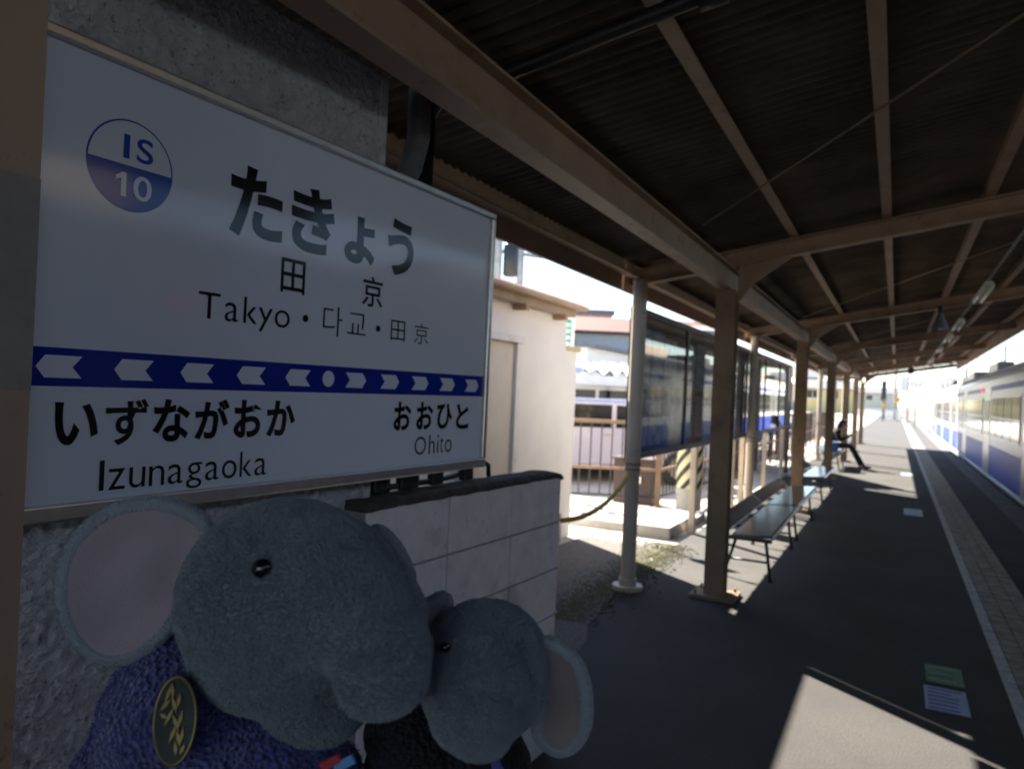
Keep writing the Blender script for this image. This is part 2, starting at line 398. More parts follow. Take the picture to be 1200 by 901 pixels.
lampt = thing('pendant_lamp', 'grey bell shaped lamp hanging from the second canopy rafter', 'lamp', (.45, 10.85, rz(.45)))
sh = MB(); prof = [(.02, -.06), (.03, -.08), (.045, -.13), (.075, -.20), (.105, -.27), (.11, -.285)]
n = 20; vs_ = [(r * math.cos(2 * math.pi * i / n), r * math.sin(2 * math.pi * i / n), z) for r, z in prof for i in range(n)]
sh.add(vs_, [(j * n + i, (j + 1) * n + i, (j + 1) * n + (i + 1) % n, j * n + (i + 1) % n) for j in range(len(prof) - 1) for i in range(n)])
sh.build('lamp_shade', mat('lamp_shade_grey', (.22, .24, .26), .4, .4), lampt, smooth=True)
MB().tube([(0, 0, .01), (0, 0, -.08)], .03, 12).build('holder', BLACKM, lampt, smooth=True)
MB().ell((0, 0, -.24), (.035, .035, .05), 14, 8).build('bulb', TUBEM, lampt, smooth=True)
spk = thing('horn_speaker', 'small dark horn speaker fixed near the far end of the canopy', 'speaker', (.35, 26.3, rz(.35) + .0))
MB().tube([(0, 0, 0), (0, 0, -.14)], .012, 8).build('stem', BLACKM, spk); MB().tube([(0, .18, -.17), (0, 0, -.17), (0, -.12, -.17), (0, -.3, -.17)], [.04, .04, .06, .10], 14).build('horn', BLACKM, spk, smooth=True)

# ------------------------------------------------------------------ station building wall, sign, block wall (rotated 2.7 deg)
TH = rad(2.7)
def W(x, y, z=0):   # wall frame to world
    return Vector((x * math.cos(TH) + y * math.sin(TH), -x * math.sin(TH) + y * math.cos(TH), z))
bld = thing('station_building', 'grey rough stucco station building wall behind the name board', 'building', W(-1.5, 1.72), -TH)
# local: x from wall face (0) leftwards negative, y from corner (0) backwards negative
def stucco_wall():
    mb = MB(); y0, y1, z0, z1 = -1.75, 0, 0.0, 2.48; st = .0062
    ny, nz_ = int((y1 - y0) / st), int((z1 - z0) / st)
    vs_ = []
    for j in range(nz_ + 1):
        for i in range(ny + 1):
            y = y0 + (y1 - y0) * i / ny; z = z0 + (z1 - z0) * j / nz_
            q = Vector((y * 62, z * 62, 3.1)); h = noise.noise(q) * .6 + noise.noise(q * 2.1) * .3
            h = max(h, -.16)
            e = min(1, (y1 - y) / .03, 1)
            vs_.append((h * .021 * e, y, z))
    fs = [(j * (ny + 1) + i, j * (ny + 1) + i + 1, (j + 1) * (ny + 1) + i + 1, (j + 1) * (ny + 1) + i) for j in range(nz_) for i in range(ny)]
    return mb.add(vs_, fs)
stucco_wall().build('stucco_face', STUC, bld, smooth=True)
MB().box(-2.6, -.03, -6, -.0, 0, 2.48).build('wall', STUC, bld)
MB().box(-.03, .004, -6, -1.76, 0, 2.48).build('rear_face', STUC, bld)
MB().box(-2.7, -.02, -6.1, .02, 2.483, 2.50).build('roof_slab', CONC, bld)
# corner render strip
MB().box(-.02, .006, -.03, .004, 0, 2.47).build('corner_bead', STUC, bld, bevel=.004)
# pipes on the corner
PIPEM = mat('dull_drain_pipe', (.11, .11, .115), .7, var=.25, scale=14, bump=.15)
dp = thing('drain_pipe', 'grey drain pipe with an offset bend at the corner of the stucco building', 'pipe', W(-1.58, 1.86), -TH)
MB().tube([(0, 0, 1.2), (0, 0, 2.02), (.0, .0, 2.12), (.05, .03, 2.26), (.06, .05, 2.36), (.06, .05, 2.60)], .038, 14).build('pipe', PIPEM, dp, smooth=True)
MB().tube([(0, 0, 2.05), (0, 0, 2.11)], .045, 14).build('collar', PIPEM, dp, smooth=True)
MB().tube([(0, 0, 0), (0, 0, 1.2)], .038, 14).build('lower_pipe', PIPEM, dp, smooth=True)
bp_ = thing('black_conduit', 'thin black conduit rising beside the grey drain pipe', 'conduit', W(-1.60, 2.06), -TH)
MB().tube([(0, 0, 0), (0, 0, 2.55)], .027, 10).build('pipe', BLACKM, bp_, smooth=True)
MB().tube([(0, .0, 2.5), (.02, .05, 2.59), (.10, .11, 2.622), (1.0, .11, 2.77), (3.0, .11, 3.10)], .027, 10).build('roof_run', BLACKM, bp_, smooth=True)
MB().tube([(.92, .11, 2.757), (1.0, .11, 2.77)], .045, 12).build('coupling', BLACKM, bp_, smooth=True)

# name board --------------------------------------------------------------
SU0, SU1, SZ0, SZ1 = .665, 2.252, 1.262, 2.178
FX = -1.43   # front plane of panel
brd = thing('station_name_board', 'white station name board with blue arrow band and black Japanese lettering', 'sign', W(-1.475, (SU0 + SU1) / 2, SZ0), -TH)
YC = (SU0 + SU1) / 2
def sp(mb, name, m, parent=brd, **k):
    mb.v = [(v[0] + 1.475, v[1] - YC, v[2] - SZ0) for v in mb.v]; return mb.build(name, m, parent, **k)
panel = sp(MB().box(-1.47, FX, SU0 + .018, SU1 - .018, SZ0 + .018, SZ1 - .018), 'panel', SIGNW)
fr = .022
for nm, a in (('frame_top', (SU0, SU1, SZ1 - fr, SZ1)), ('frame_bottom', (SU0, SU1, SZ0, SZ0 + .032)),
              ('frame_side', (SU1 - fr, SU1, SZ0 + .0325, SZ1 - fr - .0005)), ('frame_side', (SU0, SU0 + fr, SZ0 + .0325, SZ1 - fr - .0005))):
    sp(MB().box(-1.474, FX + .014, *a), nm, ALU, bevel=.004)
sp(MB().box(-1.475, -1.4745, SU0 + .01, SU1 - .01, SZ0 + .01, SZ1 - .01), 'back_plate', ALU)
for u in (1.0, 1.95):
    for z in (1.45, 2.05): sp(MB().box(-1.52, -1.4755, u - .04, u + .04, z - .03, z + .03), 'bracket', GALV)
e1 = FX + .0006
band = sp(MB().box(FX, e1, SU0 + fr, SU1 - fr, 1.5155, 1.588), 'band', SIGNB)
e2 = FX + .0012
def flat(poly, e=e2, e0=FX): return MB().prism(poly, e0, e, 'x')
for k in range(5):
    u = .715 + .148 * k
    sp(flat([(u, 1.552), (u + .016, 1.5735), (u + .084, 1.5735), (u + .066, 1.552), (u + .084, 1.5315), (u + .016, 1.5315)]), 'arrow', SIGNW, band)
    u = 1.523 + .148 * k
    sp(flat([(u + .084, 1.553), (u + .068, 1.5735), (u, 1.5735), (u + .018, 1.553), (u, 1.5315), (u + .068, 1.5315)]), 'arrow', SIGNW, band)
sp(flat(arc(1.457, 1.5535, .0215, 0, 2 * math.pi, 28)[:-1]), 'dot', SIGNW, band)
# numbering roundel
rc = (.879, 1.963); RR = .0915
rd = sp(flat(arc(*rc, RR, 0, 2 * math.pi, 64)[:-1], e1), 'roundel', SIGNL)
sp(flat(arc(*rc, RR - .0035, 0, math.pi, 40), e2), 'roundel_upper_half', SIGNW, rd)
TMP = bpy.data.scenes.new('scratch')
def evaluated_mesh(o):
    """mesh of an object after its modifiers, evaluated alone in a scratch scene"""
    TMP.collection.objects.link(o); vl = TMP.view_layers[0]; vl.update()
    me = bpy.data.meshes.new_from_object(o.evaluated_get(vl.depsgraph))
    bpy.data.objects.remove(o); return me
def glyphs(body, fits, m, name, parent=brd, off=0., e=e2):
    """flat print; every character is fitted to its own box (u0, u1, z0, z1)"""
    for ch, (u0, u1, z0, z1) in zip(body, fits):
        c = bpy.data.curves.new('glyph', 'FONT'); c.body = ch; c.offset = off if ch != 'ず' else min(off, .018); c.resolution_u = 6
        me = evaluated_mesh(bpy.data.objects.new('glyph', c))
        xs = [v.co.x for v in me.vertices]; ys = [v.co.y for v in me.vertices]
        ax, bx, ay, by = min(xs), max(xs), min(ys), max(ys)
        vs_ = [(e, u0 + (v.co.x - ax) / (bx - ax) * (u1 - u0), z0 + (v.co.y - ay) / max(1e-6, by - ay) * (z1 - z0)) for v in me.vertices]
        mb = MB().add(vs_, [tuple(p.vertices) for p in me.polygons])
        bpy.data.curves.remove(c); bpy.data.meshes.remove(me)
        sp(mb, name, m, parent)
BO = .022
glyphs('IS', [(.860, .873, 1.976, 2.024), (.888, .924, 1.975, 2.025)], SIGNL, 'roundel_letter', rd, .012, e=FX + .0018)
glyphs('0', [(.884, .924, 1.898, 1.948)], SIGNW, 'roundel_digit', rd, .012, e=FX + .0018)
sp(flat([(.858, 1.899), (.869, 1.899), (.869, 1.947), (.860, 1.947), (.847, 1.938), (.847, 1.929), (.858, 1.935)], FX + .0018, FX + .0012), 'roundel_digit', SIGNW, rd)
glyphs('たきょう', [(1.117, 1.275, 1.877, 2.046), (1.301, 1.453, 1.877, 2.046), (1.495, 1.619, 1.879, 2.012), (1.673, 1.797, 1.873, 2.042)], SIGNK, 'name_character', off=.036)
glyphs('田京', [(1.277, 1.357, 1.765, 1.851), (1.574, 1.661, 1.766, 1.853)], SIGNK, 'kanji_character', off=.010)
glyphs('Takyo', [(1.047, 1.104, 1.676, 1.735), (1.117, 1.155, 1.675, 1.719), (1.170, 1.210, 1.676, 1.738), (1.213, 1.257, 1.660, 1.718), (1.263, 1.312, 1.675, 1.719)], SIGNK, 'roman_letter', off=-.004)
for u in (1.365, 1.649): sp(flat(arc(u, 1.7065, .0095, 0, 2 * math.pi, 18)[:-1]), 'separator_dot', SIGNK)
glyphs('다교', [(1.427, 1.500, 1.669, 1.750), (1.520, 1.596, 1.681, 1.741)], SIGNK, 'hangul_character', off=-.008)
glyphs('田京', [(1.706, 1.773, 1.677, 1.739), (1.819, 1.891, 1.677, 1.741)], SIGNK, 'small_kanji_character', off=-.004)
glyphs('いずながおか', [(.752, .836, 1.404, 1.486), (.850, .941, 1.400, 1.494), (.951, 1.040, 1.402, 1.494), (1.052, 1.143, 1.404, 1.495), (1.156, 1.243, 1.404, 1.494), (1.253, 1.345, 1.404, 1.494)], SIGNK, 'next_station_character', off=.034)
iz = 'Izunagaoka'; wd = [.010, .036, .036, .036, .037, .040, .037, .042, .036, .037]; gaps = .0088
tot = sum(wd) + gaps * 9; sc_ = (1.259 - .843) / tot; u = .843; fits = []
for ch, w_ in zip(iz, wd):
    z0, z1 = (1.311, 1.371) if ch in 'Ik' else ((1.2965, 1.354) if ch == 'g' else (1.3105, 1.353))
    fits.append((u, u + w_ * sc_, z0, z1)); u += (w_ + gaps) * sc_
glyphs(iz, fits, SIGNK, 'next_station_letter', off=-.004)
glyphs('おおひと', [(1.738, 1.822, 1.405, 1.494), (1.849, 1.936, 1.405, 1.494), (1.957, 2.045, 1.405, 1.490), (2.068, 2.145, 1.402, 1.490)], SIGNK, 'other_station_character', off=.030)
glyphs('Ohito', [(1.846, 1.905, 1.326, 1.383), (1.921, 1.953, 1.326, 1.387), (1.966, 1.974, 1.326, 1.386), (1.983, 2.001, 1.326, 1.378), (2.010, 2.049, 1.326, 1.369)], SIGNK, 'other_station_letter', off=-.006)

# block wall --------------------------------------------------------------
bw = thing('block_wall', 'low white painted concrete block wall below the name board', 'wall', W(-1.47, 2.31), -TH)
def bwl(u): return u - 2.31
blk = MB(); blk.box(-.072, .052, -.2085, .2085, -.0965, .0965); blk_me = blk.mesh('block', BLOCK)
for ci, u in enumerate((1.83, 2.25, 2.67)):
    for k in range(6):
        o = inst(blk_me, 'block', bw, (random.uniform(-.001, .001), bwl(u), .977 + .10 - .2 * k + .002 if k < 5 else .0785))
        if k == 5: o.scale.z = .80
        m_ = o.modifiers.new('bevel', 'BEVEL'); m_.width = .004; m_.segments = 2
MB().box(-.069, .0495, bwl(1.62), bwl(2.878), 0, 1.17).build('mortar_core', MORTAR, bw)
cap = MB(); ny = 40
prof = [(-.078, -.012), (.054, -.012), (.056, .004), (.045, .018), (.0, .024), (-.06, .020), (-.078, .006)]
vs_ = []
for i in range(ny + 1):
    y = bwl(1.615) + (2.888 - 1.615) * i / ny; dz = -max(0, (i - ny + 2)) * .006
    for (x, z) in prof: vs_.append((x + .004 * noise.noise((y * 9, x * 5, 0)), y, 1.183 + z * .8 + dz + .004 * noise.noise((y * 14, x * 20, 3))))
n = len(prof); fs = [(i * n + k, i * n + (k + 1) % n, (i + 1) * n + (k + 1) % n, (i + 1) * n + k) for i in range(ny) for k in range(n)]
fs += [tuple(range(n))[::-1], tuple(ny * n + k for k in range(n))]
cap.add(vs_, fs).build('cap', CAPM, bw, auto=50)
MB().ell((.058, bwl(2.862), .592), (.008, .008, .008), 10, 6).build('chain_hook', ALU, bw, smooth=True)
# black hardware standing on the wall, behind the sign
hw = thing('cable_bracket', 'black cable and bracket hardware lying on top of the block wall', 'bracket', W(-1.49, 2.2, 1.205), -TH)
for (a, b_) in ((-.46, -.40), (-.33, -.24), (-.16, -.10)): MB().box(-.03, .0, a, b_, 0, .055).build('clamp', BLACKM, hw, bevel=.006)
MB().tube([(-.02, -.50, .012), (-.02, -.1, .014), (-.02, .0, .02), (-.02, .03, .03)], .010, 8).build('cable', BLACKM, hw, smooth=True)
MB().box(-.03, 0, .03, .075, 0, .055).build('clamp', BLACKM, hw, bevel=.006)
MB().tube([(-.02, .10, 0), (-.02, .10, .045), (-.02, .12, .055), (-.02, .19, .055), (-.02, .22, .045), (-.02, .225, 0)], .009, 8).build('loop', BLACKM, hw, smooth=True)

# yellow chain ------------------------------------------------------------
ch = thing('barrier_chain', 'yellow plastic barrier chain hung between block wall and eave pole', 'chain', (-1.42, 3.2, .94))
p0, p1 = Vector((-1.40, 3.235, .93)), Vector((-1.84, 5.57, .93)); N = 66
lk = MB(); lk.tube([(.011 * math.cos(a), .024 * math.sin(a), 0) for a in [2 * math.pi * i / 12 for i in range(12)]], .0058, 6, closed=True); lk_me = lk.mesh('link', CHAINY)
lk_me.polygons.foreach_set('use_smooth', [True] * len(lk_me.polygons))
def chain_pt(t):
    q = p0.lerp(p1, t); q.z -= .09 * 4 * t * (1 - t); return q
for i in range(N):
    a, b_ = chain_pt(i / N), chain_pt((i + 1) / N); d = (b_ - a)
    o = inst(lk_me, 'link', ch, (a + b_) / 2 - Vector((-1.42, 3.2, .94)))
    qd = d.to_track_quat('Y', 'Z'); o.rotation_mode = 'QUATERNION'; o.rotation_quaternion = qd @ Matrix.Rotation(rad(90 * (i % 2) + 45), 3, 'Y').to_quaternion()

# ------------------------------------------------------------------ white outbuilding on the left
wb = thing('white_outbuilding', 'white plastered outbuilding with brown eave behind the block wall', 'building', (-3.2, 7.7, 0))
def wl(mb, name, m, parent=wb, **k):
    mb.v = [(v[0] + 3.2, v[1] - 7.7, v[2]) for v in mb.v]; return mb.build(name, m, parent, **k)
wl(MB().box(-7, -3.02, 2.2, 6.90, 0, 2.29), 'wall', WHITEW)
wl(MB().box(-6.5, -3.06, 6.90, 7.30, 0, 1.97), 'annex_wall', WHITEW)
wl(MB().box(-6.5, -3.03, 6.902, 7.34, 1.97, 2.02), 'annex_coping', mat('yellowish_coping', (.55, .50, .30), .8), bevel=.006)
wl(MB().box(-7.0, -2.90, 2.1, 6.84, 2.292, 2.36), 'soffit', SOFF)
for k in range(6): wl(MB().box(-3.019, -2.885, 2.3 + .85 * k, 2.36 + .85 * k, 2.24, 2.290), 'rafter_tail', BROWNF)
rf = wl(MB().prism([(-7.2, 2.362), (-2.84, 2.362), (-2.84, 2.43), (-7.2, 2.62)], 2.0, 6.92, 'y'), 'roof', BROWNF, bevel=.008)
wl(MB().tube([(-2.815, 2.0, 2.385), (-2.815, 6.92, 2.385)], .026, 10), 'gutter', BROWNF, smooth=True)
dr = wl(MB().box(-3.02, -2.995, 4.95, 5.72, .12, 1.94), 'door', DOORC)
wl(MB().box(-3.02, -2.965, 4.88, 4.945, .1, 1.95).box(-3.02, -2.965, 5.725, 5.80, .1, 1.95).box(-3.02, -2.94, 4.86, 5.82, 1.951, 2.01), 'door_frame', WHITEP, dr)
wl(MB().tube([(-2.99, 5.03, .95), (-2.96, 5.03, .95), (-2.96, 5.11, .95)], .01, 8), 'handle', ALU, dr)
wl(MB().box(-3.02, -2.985, 2.2, 6.90, 0, .30), 'plinth', CONC)
gs = thing('green_sign', 'small vertical green and white sign fixed behind the white outbuilding corner', 'sign', (-3.72, 8.55, 0), YAW)
MB().tube([(0, .02, 0), (0, .02, 2.2)], .018, 8).build('pole', WHITEP, gs)
GGR = mat('sign_green', (.05, .32, .22), .4); MB().box(-.06, .08, -.02, .0, 2.06, 2.47).build('panel', WHITEP, gs)
pn = MB().box(-.04, .035, -.024, -.0205, 2.08, 2.45).build('green_field', GGR, gs)
for k in range(4):
    MB().box(-.025, .02, -.027, -.0245, 2.12 + .08 * k, 2.165 + .08 * k).build('mark', WHITEP, pn)

# ------------------------------------------------------------------ poster boards under the eave
POSTERS = [(.52, .58, .66), (.66, .66, .66), (.55, .55, .60), (.40, .46, .58), (.68, .64, .58), (.45, .55, .50), (.60, .50, .52)]
def poster_mat(i):
    c = POSTERS[i % len(POSTERS)]
    return mat('poster_print_%d' % i, c, .35, var=.55, scale=9 + i, detail=6, spec=.2,
               dirt=[(((.04, .06, .20), (.20, .04, .05), (.03, .03, .04))[i % 3], 6. + i, .58, .62), ((.50, .50, .48), 14., .62, .66)])
pi = [0]
def board(Sa, Sb, npan, label, panel_m, frame_m, sw=.05):
    t = thing('poster_board', label, 'notice board', (-1.945, (Sa + Sb) / 2, 0)); yc = (Sa + Sb) / 2
    z0, z1 = 1.0, 2.275
    for (a, b_, c, d) in ((Sa, Sb, z0, z0 + .055), (Sa, Sb, z1 - .055, z1)):
        MB().box(-.03, .035, a - yc, b_ - yc, c, d).build('frame_rail', frame_m, t, bevel=.004)
    wdt = (Sb - Sa) / npan
    for k in range(npan + 1):
        y = Sa + wdt * k - yc; h = sw / 2
        y = min(max(y, Sa - yc + h), Sb - yc - h)
        MB().box(-.03, .032, y - h, y + h, z0 + .0555, z1 - .0555).build('mullion', frame_m, t, bevel=.004)
    for k in range(npan):
        a, b_ = Sa + wdt * k - yc + sw / 2 + .002, Sa + wdt * (k + 1) - yc - sw / 2 - .002
        p = MB().box(-.022, .0, a, b_, z0 + .056, z1 - .056).build('back_panel', panel_m, t)
        y = a + .06
        while y < b_ - .35:
            w_ = random.choice((.42, .52, .36)); w_ = min(w_, b_ - .05 - y)
            for zz0, zz1 in (((1.12, 2.08),) if random.random() < .4 else ((1.10, 1.55), (1.60, 2.12))):
                MB().box(.0005, .002, y, y + w_, zz0, zz1).build('poster', poster_mat(pi[0] % 9), p); pi[0] += 1
            y += w_ + .05
        g = MB().box(.016, .020, a, b_, z0 + .056, z1 - .056).build('glass', GLASSM, t)
    legs = 2 if npan < 3 else 3
    for k in range(legs):
        y = (Sa + .35 + (Sb - Sa - .7) * k / (legs - 1)) - yc
        MB().box(-.10, -.032, y - .035, y + .035, 0, 2.15).build('leg', CREAM, t, bevel=.004)
    return t
GLASSM = bpy.data.materials.new('clear_glass'); GLASSM.use_nodes = True
_n = GLASSM.node_tree.nodes; _l = GLASSM.node_tree.links; _n.clear()
_o = _n.new('ShaderNodeOutputMaterial'); _t = _n.new('ShaderNodeBsdfTransparent'); _g = _n.new('ShaderNodeBsdfGlossy'); _g.inputs['Roughness'].default_value = .03
_f = _n.new('ShaderNodeFresnel'); _i = _n.new('ShaderNodeMix'); _i.data_type = 'FLOAT'; _i.inputs[2].default_value = 1.5; _i.inputs[3].default_value = 1 / 1.5
_b = _n.new('ShaderNodeNewGeometry'); _l.new(_b.outputs['Backfacing'], _i.inputs[0]); _l.new(_i.outputs[0], _f.inputs['IOR'])
_m = _n.new('ShaderNodeMixShader')
_t.inputs[0].default_value = (.85, .88, .88, 1)
_l.new(_f.outputs[0], _m.inputs[0]); _l.new(_t.outputs[0], _m.inputs[1]); _l.new(_g.outputs[0], _m.inputs[2]); _l.new(_m.outputs[0], _o.inputs[0])
board(5.80, 10.93, 3, 'dark framed glass poster board beside the first eave pole', GLASSB, DKFRAME)
board(10.945, 15.95, 3, 'pale glass poster board beyond the second eave pole', mat('pale_board_back', (.60, .60, .60), .6, var=.1), DKFRAME)
nt_ = thing('notice_plate', 'small dark green notice plate hung below the pale poster board', 'notice plate', (-1.90, 11.9, .88))
MB().box(-.008, .008, -.42, .42, 0, .12).build('plate', mat('dark_green_plate', (.03, .07, .06), .4), nt_)
for y in (-.3, .3): MB().box(-.004, .004, y - .01, y + .01, .12, .155).build('strap', ALU, nt_)

# ------------------------------------------------------------------ benches
def make_bench():
    t = thing('bench', '', 'bench'); ln = 2.06
    # two seat planks with rolled front edge and a low back strip
    def plank(prof, name):
        MB().prism(prof, -ln / 2, ln / 2, 'y').build(name, BENCHM, t, bevel=.004)
    plank([(-.13, .405), (.18, .425), (.205, .42), (.215, .40), (.205, .395), (.19, .405), (-.13, .385)], 'seat')
    plank([(-.30, .50), (-.285, .505), (-.17, .415), (-.175, .40)], 'back_strip')
    for y in (-.95, -.32, .32, .95): MB().box(-.27, .19, y - .02, y + .02, .355, .384).build('cross_bar', BENCHF, t, bevel=.003)
    for y in (-.8, .8):
        for sx, x0, x1 in ((1, .12, .17), (-1, -.12, -.22)):
            MB().tube([(x0, y, .357), (x1, y, .012)], .014, 8).build('leg', BENCHF, t, smooth=True)
        MB().tube([(.15, y, .16), (-.17, y, .16)], .010, 8).build('stretcher', BENCHF, t, smooth=True)
    for y in (-.8, .8):
        for x in (.17, -.22): MB().tube([(x, y, 0), (x, y, .016)], .022, 8).build('foot', RUBBER, t)
    return t
b0 = make_bench()
BL = [(-1.08, 7.40, 'dark blue steel bench standing closest to the square based canopy post'), (-1.10, 9.55, 'dark blue steel bench between the first bench and the second canopy post'),
      (-1.13, 13.1, 'dark blue steel bench standing alone beyond the second canopy post'), (-1.30, 19.3, 'dark blue steel bench with a person in black sitting on it')]
for i, (x, y, lab) in enumerate(BL):
    o = b0 if i == 0 else copy_tree(b0)
    o.location = (x, y, 0); o.rotation_euler.z = rad(random.uniform(-.8, .8)); tag(o, lab, 'bench', 'steel benches along the canopy posts')
bag = thing('shopping_bag', 'small blue and red bag lying on the far bench next to the person', 'bag', (-1.28, 18.75, .425))
MB().box(-.10, .10, -.16, .16, 0, .22).build('bag_body', mat('bag_blue', (.05, .12, .35), .6, var=.3), bag, bevel=.03)
MB().box(.1005, .104, -.08, .10, .05, .16).build('red_print', mat('bag_red', (.5, .05, .06), .6), bag)

# ------------------------------------------------------------------ person on the far bench
def skin_body(name, verts, edges, radii, root, m, parent, sub=2):
    me = bpy.data.meshes.new(name); me.from_pydata(verts, edges, []); me.update()
    o = bpy.data.objects.new(name, me)
    o.modifiers.new('skin', 'SKIN'); sm = o.modifiers.new('sub', 'SUBSURF'); sm.levels = sub; sm.render_levels = sub
    if not me.skin_vertices:
        bm_ = bmesh.new(); bm_.from_mesh(me); bm_.verts.layers.skin.verify(); bm_.to_mesh(me); bm_.free()
    for i, r in enumerate(radii):
        me.skin_vertices[0].data[i].radius = (r, r) if not isinstance(r, tuple) else r
        me.skin_vertices[0].data[i].use_root = (i == root)
    me2 = evaluated_mesh(o)
    me2.materials.clear(); me2.materials.append(m); me2.polygons.foreach_set('use_smooth', [True] * len(me2.polygons))
    o2 = bpy.data.objects.new(name, me2); COL.objects.link(o2); o2.parent = parent
    return o2
CLOTH = mat('black_clothing', (.016, .016, .018), .85, var=.3, scale=12, bump=.2, bscale=50)
SKINM = mat('skin', (.50, .31, .22), .6, var=.08)
HAIRM = mat('black_hair', (.012, .010, .009), .5, var=.3, scale=30)
per = thing('person', 'person in black clothes hunched on the far bench holding a white phone', 'person', (-1.36, 19.62, .42))
# local x forward (towards the track), y along platform, z up from the seat
V_ = [(0, 0, .10), (.04, 0, .28), (.10, 0, .44), (.15, 0, .53),            # pelvis spine chest neckbase 0-3
      (.0, .09, .09), (.40, .11, .10), (.60, .09, -.29), (.66, .09, -.385), (.76, .10, -.395),      # leg 4-8
      (.0, -.09, .09), (.42, -.12, .11), (.66, -.10, -.27), (.72, -.10, -.375), (.83, -.11, -.38),   # 9-13
      (.09, .18, .44), (.16, .22, .22), (.33, .10, .32), (.38, .05, .36),      # arm 14-17
      (.09, -.18, .44), (.16, -.23, .22), (.33, -.10, .32), (.38, -.04, .36)]  # 18-21
E_ = [(0, 1), (1, 2), (2, 3), (0, 4), (4, 5), (5, 6), (6, 7), (7, 8), (0, 9), (9, 10), (10, 11), (11, 12), (12, 13), (2, 14), (14, 15), (15, 16), (16, 17), (2, 18), (18, 19), (19, 20), (20, 21)]
R_ = [(.14, .11), (.13, .10), (.14, .10), .06, .09, .065, .05, .042, .03, .09, .065, .05, .042, .03, .06, .05, .042, .035, .06, .05, .042, .035]
skin_body('body', V_, E_, R_, 0, CLOTH, per)
hd = MB(); hd.ell((.235, 0, .62), (.085, .072, .11), 18, 12); hd.ell((.30, 0, .575), (.045, .04, .045), 10, 8)
hd.tube([(.15, 0, .50), (.20, 0, .58)], .05, 10); hd.ell((.325, 0, .615), (.016, .012, .02), 8, 6)
for s in (-1, 1): hd.ell((.23, s * .074, .61), (.018, .010, .028), 8, 6)
head = hd.build('head', SKINM, per, smooth=True)
for s in (-1, 1): MB().ell((.312, s * .028, .632), (.007, .010, .006), 8, 6).build('eye', HAIRM, head, smooth=True)
MB().ell((.335, 0, .572), (.006, .018, .005), 8, 6).build('mouth', mat('lips', (.35, .13, .11), .5), head, smooth=True)
hr = MB(); hr.ell((.205, 0, .645), (.10, .088, .11), 18, 12); hr.ell((.14, 0, .57), (.06, .075, .11), 14, 10); hr.ell((.285, 0, .70), (.05, .06, .04), 12, 8)
hr.build('hair', HAIRM, head, smooth=True)
for s in (1, -1):
    hm = MB(); hx, hy, hz = .395, s * .045, .37
    hm.ell((hx, hy, hz), (.04, .018, .035), 10, 8)
    for k in range(4): hm.tube([(hx + .02, hy, hz + .024 - .016 * k), (hx + .055, hy - s * .005, hz + .026 - .016 * k), (hx + .06, hy - s * .03, hz + .024 - .016 * k)], [.008, .007, .006], 6)
    hm.tube([(hx - .01, hy, hz + .025), (hx + .01, hy - s * .012, hz + .05), (hx + .025, hy - s * .025, hz + .055)], [.010, .008, .007], 6)
    hm.build('hand', SKINM, per, smooth=True)
for (x, y, z) in ((.70, .095, -.385), (.77, -.105, -.37)):
    MB().ell((x, y, z), (.12, .045, .035), 12, 8).build('shoe', mat('brown_shoe', (.06, .03, .02), .5), per, smooth=True)
ph = thing('phone', 'white phone held up by the seated person in black', 'phone', (-1.36 + .43, 19.62, .42 + .33))
MB().box(-.006, .006, -.06, .06, 0, .15, M=Matrix.Rotation(rad(-35), 4, 'Y')).build('case', mat('phone_white', (.8, .8, .78), .3), ph, bevel=.003)

# ------------------------------------------------------------------ bollard with tiger stripe guard, fence
bol = thing('striped_pole', 'grey concrete pole stub wrapped with a yellow and black striped guard', 'pole', (-2.40, 9.75, 0))
MB().tube([(0, 0, .05), (0, 0, 1.55)], [.165, .155], 24).build('concrete_shaft', CONC, bol, auto=40)
TIG = bpy.data.materials.new('tiger_guard'); TIG.use_nodes = True
YEL = mat('guard_yellow', (.66, .60, .36), .5, var=.06); BLK = mat('guard_black', (.015, .015, .015), .5)
gd = MB(); gd.tube([(0, 0, .34), (0, 0, 1.40)], .170, 28, cap=False); g_o = gd.build('guard', YEL, bol, smooth=True)
for k in range(9):
    vs_ = []; fs = []; n = 20
    for i in range(n + 1):
        a = 2 * math.pi * (k / 6 + .85 * i / n) ; z = .34 + 1.06 * (i / n)
        for da in (0, .22, .44):
            vs_.append((.176 * math.cos(a + da), .176 * math.sin(a + da), z))
    if k < 6:
        fs = [(3 * i + j, 3 * i + j + 1, 3 * i + j + 4, 3 * i + j + 3) for i in range(n) for j in (0, 1)]
        MB().add(vs_, fs).build('stripe', BLK, g_o, smooth=True)
